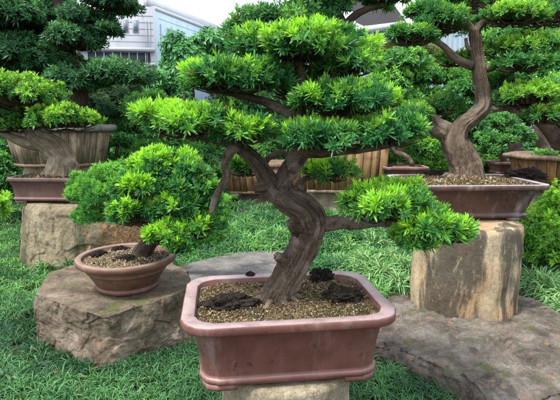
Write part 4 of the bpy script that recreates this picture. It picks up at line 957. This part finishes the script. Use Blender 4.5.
# cloud pruned bonsai in the small reddish pot and in the orange tub
tree('cloud_bonsai', 'small cloud pruned bonsai with pale green rounded pads in the small reddish pot', [L4(7.0, (505, 160, 3.5), (500, 153, 3), (494, 150, 2.6), (504, 142, 2), (512, 138, 1.2)), L4(7.0, (500, 153, 2), (515, 150, 1.6), (524, 148, 1))],
    [ppad(500, 124, 17, 8, 7.0, 420, -.4), ppad(486, 140, 12, 7, 6.9, 260, -.4), ppad(516, 132, 12, 6, 6.9, 260, -.4), ppad(508, 142, 12, 5, 6.85, 220, -.4), ppad(490, 152, 14, 5, 6.9, 220, -.4), ppad(527, 140, 9, 5, 6.9, 150, -.4)],
    dict(nl=8, L=.05, W=.016, th=(10, 75), droop=.1, seg=2, stem=.03, old=(.05, .2, .05), new=(.2, .46, .12)), bm='bark_red', group='bonsai trees in the middle distance', cat='bonsai tree', tw=.003)
tree('leaning_bonsai', 'dark trunked bonsai curving left out of the orange brown plank tub', [L4(5.95, (572, 158, 8), (566, 150, 7.5), (556, 138, 7), (546, 126, 6), (534, 116, 5), (524, 110, 3), (514, 106, 2))],
    [ppad(575, 92, 40, 15, 5.9, 800, -.5, .5), ppad(568, 120, 14, 8, 5.7, 150, -.4, .2), ppad(546, 158, 9, 3, 5.7, 60, -.3, .15)], dict(MID, L=.07, W=.02), group='bonsai trees in the middle distance', cat='bonsai tree', tw=.004)
tree('curved_bonsai', 'thin curved bonsai with red brown branch in the narrow reddish pot', [L4(7.2, (412, 166, 2.6), (410, 159, 2.4), (404, 155, 2.2), (398, 153, 2.2), (393, 150, 2), (390, 142, 1.5))],
    [ppad(398, 140, 20, 9, 7.3, 400, -.4), ppad(424, 150, 16, 9, 7.5, 300, -.5), ppad(396, 161, 9, 3, 7.4, 100, -.4)], dict(YEL, L=.07), bm='bark_red', group='bonsai trees in the middle distance', cat='bonsai tree', tw=.003)
# cloud-pruned small tree, left of centre
tree('cloud_pruned_tree', 'small cloud pruned tree with round green balls right of the weathered tub', [[(*at(119, 215, 8)[:2], -.02, .04), (*at(121, 180, 8)[:2], .7, .035), (*at(117, 160, 8)[:2], 1.05, .03), (*at(120, 145, 8)[:2], 1.3, .02)]],
    [ppad(118, 143, 15, 9, 8, 600, -.6), ppad(109, 160, 10, 6, 7.9, 250, -.5), ppad(128, 158, 10, 6, 7.9, 250, -.5), ppad(114, 174, 12, 6, 7.9, 260, -.5), ppad(132, 178, 12, 8, 7.9, 300, -.5)], dict(nl=8, L=.05, W=.02, th=(15, 85), droop=.1, seg=2, stem=.03, old=(.03, .14, .035), new=(.14, .38, .05), fl=(0, .8)))
shrub('grey_green_shrub', 'loose grey green shrub between the dark tree and the vine covered one', tuple(at(108, 200, 9)[:2]) + (0,), [[(*at(108, 200, 9)[:2], -.02, .05), (*at(108, 130, 9)[:2], 1.6, .03)]], [ppad(102, 112, 28, 24, 9, 3600, -.9), ppad(88, 100, 20, 16, 9, 1500, -.9), ppad(128, 100, 20, 18, 9.2, 1600, -.9)], nl=7, L=.09, W=.014, old=(.05, .12, .06), new=(.16, .28, .15))
tree('round_topped_tree', 'broad green tree behind the lower left pad of the main bonsai', [[(*at(160, 215, 8.6)[:2], -.02, .1), (*at(165, 150, 8.6)[:2], 1.2, .08), (*at(170, 110, 8.6)[:2], 2.0, .05)]],
    [ppad(150, 158, 28, 18, 8.4, 700, -.7), ppad(150, 112, 32, 16, 8.8, 800, -.7), ppad(195, 150, 30, 24, 8.8, 800, -.8), ppad(130, 128, 24, 16, 9, 500, -.8), ppad(210, 180, 20, 18, 8.6, 350, -.8)], dict(MID, fl=(0, .7)))
tree('round_topped_tree', 'deep green tree straight behind the main trunk', [[(*at(270, 212, 10.8)[:2], -.02, .12), (*at(268, 150, 10.8)[:2], 1.2, .1), (*at(270, 110, 10.8)[:2], 2.0, .07)]],
    [ppad(250, 158, 34, 20, 10.6, 800, -.8), ppad(290, 140, 40, 26, 10.8, 900, -.8), ppad(240, 110, 40, 26, 10.8, 900, -.8), ppad(310, 100, 50, 26, 11, 1000, -.8), ppad(350, 150, 40, 22, 10.6, 800, -.8), ppad(262, 184, 34, 10, 10.6, 400, -.8)], dict(DARK, L=.12, W=.03, old=(.04, .16, .05), new=(.14, .36, .07)))
tree('bushy_tree', 'bushy tree behind the low shrubs under the right bonsai', [[(*at(440, 215, 9.5)[:2], -.02, .1), (*at(440, 150, 9.5)[:2], 1.4, .07)]],
    [ppad(430, 150, 34, 16, 9.4, 800, -.8), ppad(400, 184, 34, 14, 9.2, 900, -.8), ppad(428, 168, 26, 16, 9.0, 1100, -.8), ppad(478, 160, 26, 14, 9.4, 500, -.8), ppad(445, 182, 40, 12, 9.2, 500, -.8), ppad(520, 190, 40, 16, 9.2, 500, -.8)], dict(YEL, fl=(0, .8)))
tree('bushy_tree', 'dark bushy tree at the far left behind the stone', [[(*at(-10, 230, 7.8)[:2], -.02, .08), (*at(-10, 170, 7.8)[:2], 1.0, .05)]],
    [ppad(4, 178, 26, 22, 7.6, 700, -.8), ppad(30, 196, 26, 16, 7.9, 400, -.8), ppad(-34, 180, 30, 40, 7.6, 700, -.8), ppad(-20, 120, 30, 30, 8.4, 600, -.8), ppad(10, 150, 26, 16, 8.4, 400, -.8)], dict(DARK, L=.11, W=.03, old=(.04, .16, .05), new=(.12, .34, .08)))
# far screen of trees
far = [(-9.5, 12.5, 2.9, 'far left dark green tree at the garden edge'), (-7.0, 12.8, 2.9, 'dark green tree behind the vine covered one'), (-4.4, 13.5, 2.7, 'low green tree in front of the white building'), (-.3, 14.5, 3.0, 'dark green tree in the middle of the far screen'), (2.4, 15, 3.1, 'green tree before the corrugated house'), (5.6, 13, 3.3, 'tall green tree behind the right bonsai, before the corrugated fence'), (9, 13, 3.6, 'far right dark green tree at the garden edge')]
for k, (x, y, h, lab) in enumerate(far):
    tree('screen_tree', lab, [[(x, y, -.02, .14), (x + .1, y, h * .4, .11), (x - .1, y, h * .75, .06)]],
         [(np.array([x, y, h * .68]), (1.6, 1.0, h * .34), 2300, -.8), (np.array([x - .9, y - .3, h * .42]), (1.3, .8, h * .3), 1400, -.9), (np.array([x + .9, y - .3, h * .45]), (1.3, .8, h * .3), 1400, -.9), (np.array([x, y - .5, h * .2]), (1.9, .7, h * .22), 1300, -.9)],
         dict(nl=8, L=.16, W=.05, th=(20, 95), droop=.2, seg=2, stem=.1, old=(.045, .17, .055), new=(.15, .38, .09), fl=(0, 1)), group='trees in the far screen', tw=0)

# =================================================================== BUILDINGS
def quad_prism(mb, a, e, z0, z1, th=.3, **k):
    a, e = np.asarray(a, float), np.asarray(e, float); d = (e - a) / np.linalg.norm(e - a); nrm = np.array([-d[1], d[0]]) * th
    z0 = np.broadcast_to(z0, 2); z1 = np.broadcast_to(z1, 2)
    v = [(*a, z0[0]), (*e, z0[1]), (*(e + nrm), z0[1]), (*(a + nrm), z0[0]), (*a, z1[0]), (*e, z1[1]), (*(e + nrm), z1[1]), (*(a + nrm), z1[0])]
    mb.add(v, [(0, 1, 5, 4), (1, 2, 6, 5), (2, 3, 7, 6), (3, 0, 4, 7), (4, 5, 6, 7), (3, 2, 1, 0)], **k)
C0 = at(155, 7, 50)[:2]; C1 = at(229, 34, 66.5)[:2]; CL = at(-40, 4, 47)[:2]; HT = float(at(155, 7, 50)[2])
t = thing('pale_building', 'long white and pale blue building far behind the trees on the left', 'building', (C0[0], C0[1], 0))
b = MB(); quad_prism(b, C0, C1, 0, HT, .4); b.build('side_wall', M['blue'], t)
b = MB(); quad_prism(b, CL, C0, 0, HT, .4); b.build('front_wall', M['white'], t)
b = MB(); far_c = C1 + (C1 - C0) * .0
nrm = np.array([-(C1 - C0)[1], (C1 - C0)[0]]) / np.linalg.norm(C1 - C0)
b.add([(*CL, HT - .05), (*C0, HT - .05), (*C1, HT - .05), (*(C1 + nrm * 25), HT - .05)], [(0, 1, 2, 3)]); b.build('roof', M['roof'], t)
b = MB(); quad_prism(b, C0 + (C1 - C0) * .02 + nrm * 1.2, C1 + nrm * 1.2, HT, HT + 1.25, .3); quad_prism(b, C0 - nrm * .04 + (C1 - C0) * .0, C1 - nrm * .04, HT - .35, HT + .06, .5); b.build('parapet', M['trim'], t)
def on_wall(a, e, u0, u1, z0, z1, out, th, nm, mm, parent, sub=None):
    a, e = np.asarray(a), np.asarray(e); d = e - a; n_ = np.array([d[1], -d[0]]) / np.linalg.norm(d)
    b = MB(); quad_prism(b, a + d * u0 + n_ * out, a + d * u1 + n_ * out, z0, z1, th); o = b.build(nm, M[mm], parent); return o
w = on_wall(C0, C1, .11, .22, HT - 2.9, HT - 1.6, .06, .05, 'window', 'trim', t); on_wall(C0, C1, .118, .163, HT - 2.8, HT - 1.7, .08, .03, 'pane', 'glass', w); on_wall(C0, C1, .167, .212, HT - 2.8, HT - 1.7, .08, .03, 'pane', 'glass', w)
w = on_wall(C0, C1, .62, .74, HT - 4.2, HT - 2.9, .06, .05, 'window', 'trim', t); on_wall(C0, C1, .63, .73, HT - 4.1, HT - 3.0, .08, .03, 'pane', 'glass', w)
for u in (.04, .3): on_wall(C0, C1, u, u + .006, HT - 8, HT - 1.5, .12, .08, 'drainpipe', 'metal', t)
on_wall(CL, C0, .62, .965, 3.9 + 3.3, 3.9 + 4.3, .05, .04, 'dark_gallery', 'dark', t)
on_wall(CL, C0, .55, .99, 3.9 + 3.0, 3.9 + 3.3, .5, .5, 'ledge', 'trim', t)
on_wall(CL, C0, .55, .99, 3.9 + 4.4, 3.9 + 4.75, .5, .5, 'ledge', 'trim', t)
for k in range(8): on_wall(CL, C0, .62 + k * .045, .625 + k * .045, 3.9 + 3.3, 3.9 + 4.35, .12, .06, 'post', 'trim', t)
for k in range(2): on_wall(CL, C0, .945 + k * .018, .948 + k * .018, HT - 6, HT - 1.2, .1, .06, 'drainpipe', 'metal', t)
b = MB(); 
for k in range(40): u = k / 39; p = CL + (C0 - CL) * (.4 + .55 * u) + [0, 1.0]; b.box((p[0], p[1], HT + .5), (.06, .06, 1.0))
quad_prism(b, CL + (C0 - CL) * .4 + [0, 1.0], CL + (C0 - CL) * .95 + [0, 1.0], HT + 1.0, HT + 1.08, .06); b.build('railing', M['metal'], t)

for k in range(9): on_wall(CL, C0, .56, .985, HT - .9 - k * .62, HT - .87 - k * .62, .02, .02, 'panel_joint', 'metal', t)
for k in range(6):
    u = .60 + k * .055; w = on_wall(CL, C0, u, u + .03, HT - 2.5, HT - 1.2, .05, .04, 'window', 'trim', t); on_wall(CL, C0, u + .003, u + .027, HT - 2.4, HT - 1.3, .07, .03, 'pane', 'glass', w)
for k in range(5): on_wall(C0, C1, .03, .97, HT - 1.0 - k * 1.5, HT - .96 - k * 1.5, .02, .02, 'panel_joint', 'metal', t)

# corrugated house upper right
Yh = 21
t = thing('corrugated_house', 'pale blue corrugated house with dark brown roof behind the trees, top right', 'house', tuple(at(370, 200, Yh)[:2]) + (0,))
def corrugated(mb, a, e, z0, ztop, pitch=.2, amp=.03):
    """ztop(u): height along the wall"""
    a, e = np.asarray(a, float), np.asarray(e, float); L = np.linalg.norm(e - a); n = int(L / pitch) * 4; d = (e - a) / L; n_ = np.array([d[1], -d[0]])
    u = np.linspace(0, 1, n + 1); o = amp * np.array([0, 1, 1, 0])[np.arange(n + 1) % 4]; P = a + (e - a) * u[:, None] + n_ * o[:, None]
    zt = np.array([ztop(q) for q in u]); V = np.concatenate([np.concatenate([P, np.full((n + 1, 1), z0)], 1), np.concatenate([P, zt[:, None]], 1)]); i = np.arange(n)
    mb.add(V, np.stack([i, i + 1, n + 2 + i, n + 1 + i], 1))
zA = lambda px, py, Y=Yh: float(at(px, py, Y)[2]); xA = lambda px, Y=Yh: float(at(px, 30, Y)[0])
b = MB(); ap = zA(345, 9); lo = zA(386, 27); corrugated(b, (xA(304), Yh + 2), (xA(386), Yh + 2), 0, lambda u: ap + .0 - abs(u - .5) * 2 * (ap - lo)); b.build('gable_wall', M['corr'], t)
b = MB()
for s in (0, 1):
    a = np.array([xA(345), Yh + 1.9]); e = np.array([xA(388 if s == 0 else 302), Yh + 1.9]); quad_prism(b, a if s == 0 else e, e if s == 0 else a, [ap - .02, lo - .1] if s == 0 else [lo - .1, ap - .02], [ap + .16, lo + .06] if s == 0 else [lo + .06, ap + .16], .12)
b.build('bargeboard', M['trim'], t)
b = MB(); rr = zA(420, 1); b.add([(xA(345), Yh + 1.95, ap + .17), (xA(389), Yh + 1.95, lo + .05), (xA(420), Yh + 9, lo + .05), (xA(376), Yh + 9, ap + .17)], [(0, 1, 2, 3)])
b.add([(xA(375), Yh + 3, lo - .4), (xA(440), Yh + 2, lo - .5), (xA(425), Yh + 6, rr + 1.2), (xA(368), Yh + 6, rr + 1.5)], [(0, 1, 2, 3)]); b.build('roof', M['roof'], t)
f0, f1 = zA(345, 37), zA(402, 28); b = MB(); corrugated(b, (xA(335), Yh), (xA(470), Yh - .6), 0, lambda u: f0 + (f1 - f0) * min(1, u * 2.0)); b.build('lean_to_wall', M['corr'], t)
b = MB(); quad_prism(b, (xA(330), Yh - .25), (xA(404), Yh - .45), [f0 - .06, f1 - .06], [f0 + .22, f1 + .2], .5); b.build('fascia', M['trim'], t)
b = MB(); corrugated(b, (2.2, 16), (13, 14.2), 0, lambda u: 2.3); tag(b.build('corrugated_fence', M['corr']), 'pale blue corrugated fence behind the right bonsai', 'fence')

# =================================================================== FALLEN LEAVES on the stones
from mathutils.bvhtree import BVHTree
from mathutils import Vector
bpy.context.view_layer.update(); dg = bpy.context.evaluated_depsgraph_get()
trees = [BVHTree.FromObject(bpy.data.objects[n], dg) for n in ('flat_boulder', 'stone_path', 'block_rock', 'ground')]
rr = np.random.default_rng(99); Q = []
for x0, x1, y0, y1, n in ((.4, 2.8, 2.4, 4.6, 230), (-1.6, .6, 4.2, 6.2, 90), (-1.9, -.6, 3.0, 4.2, 60)):
    for x, y in zip(rr.uniform(x0, x1, n), rr.uniform(y0, y1, n)):
        best = None
        for tr_ in trees:
            h = tr_.ray_cast(Vector((x, y, .6)), Vector((0, 0, -1)))
            if h[0] is not None and (best is None or h[0].z > best[0].z): best = h
        if best and best[0].z > .02 and best[1].z > .7: Q.append((*best[0][:2], best[0].z + .004, *best[1]))
Q = np.array(Q); a = rr.random(len(Q)) * 6.28; D = np.stack([np.cos(a), np.sin(a), a * 0], 1); D = norm(D - Q[:, 3:] * (D * Q[:, 3:]).sum(1, keepdims=True) + Q[:, 3:] * .06)
b = MB(); tufts(b, Q[:, :3], D, 1, .045, .009, (0, 6), .02, (.09, .05, .02), (.30, .24, .08), rr.random(len(Q)), 3, 0, rng=rr)
tag(b.build('fallen_leaves', M['soft']), 'small dry leaves fallen on the flat boulder, the path and the rock', 'fallen leaves', kind='stuff')
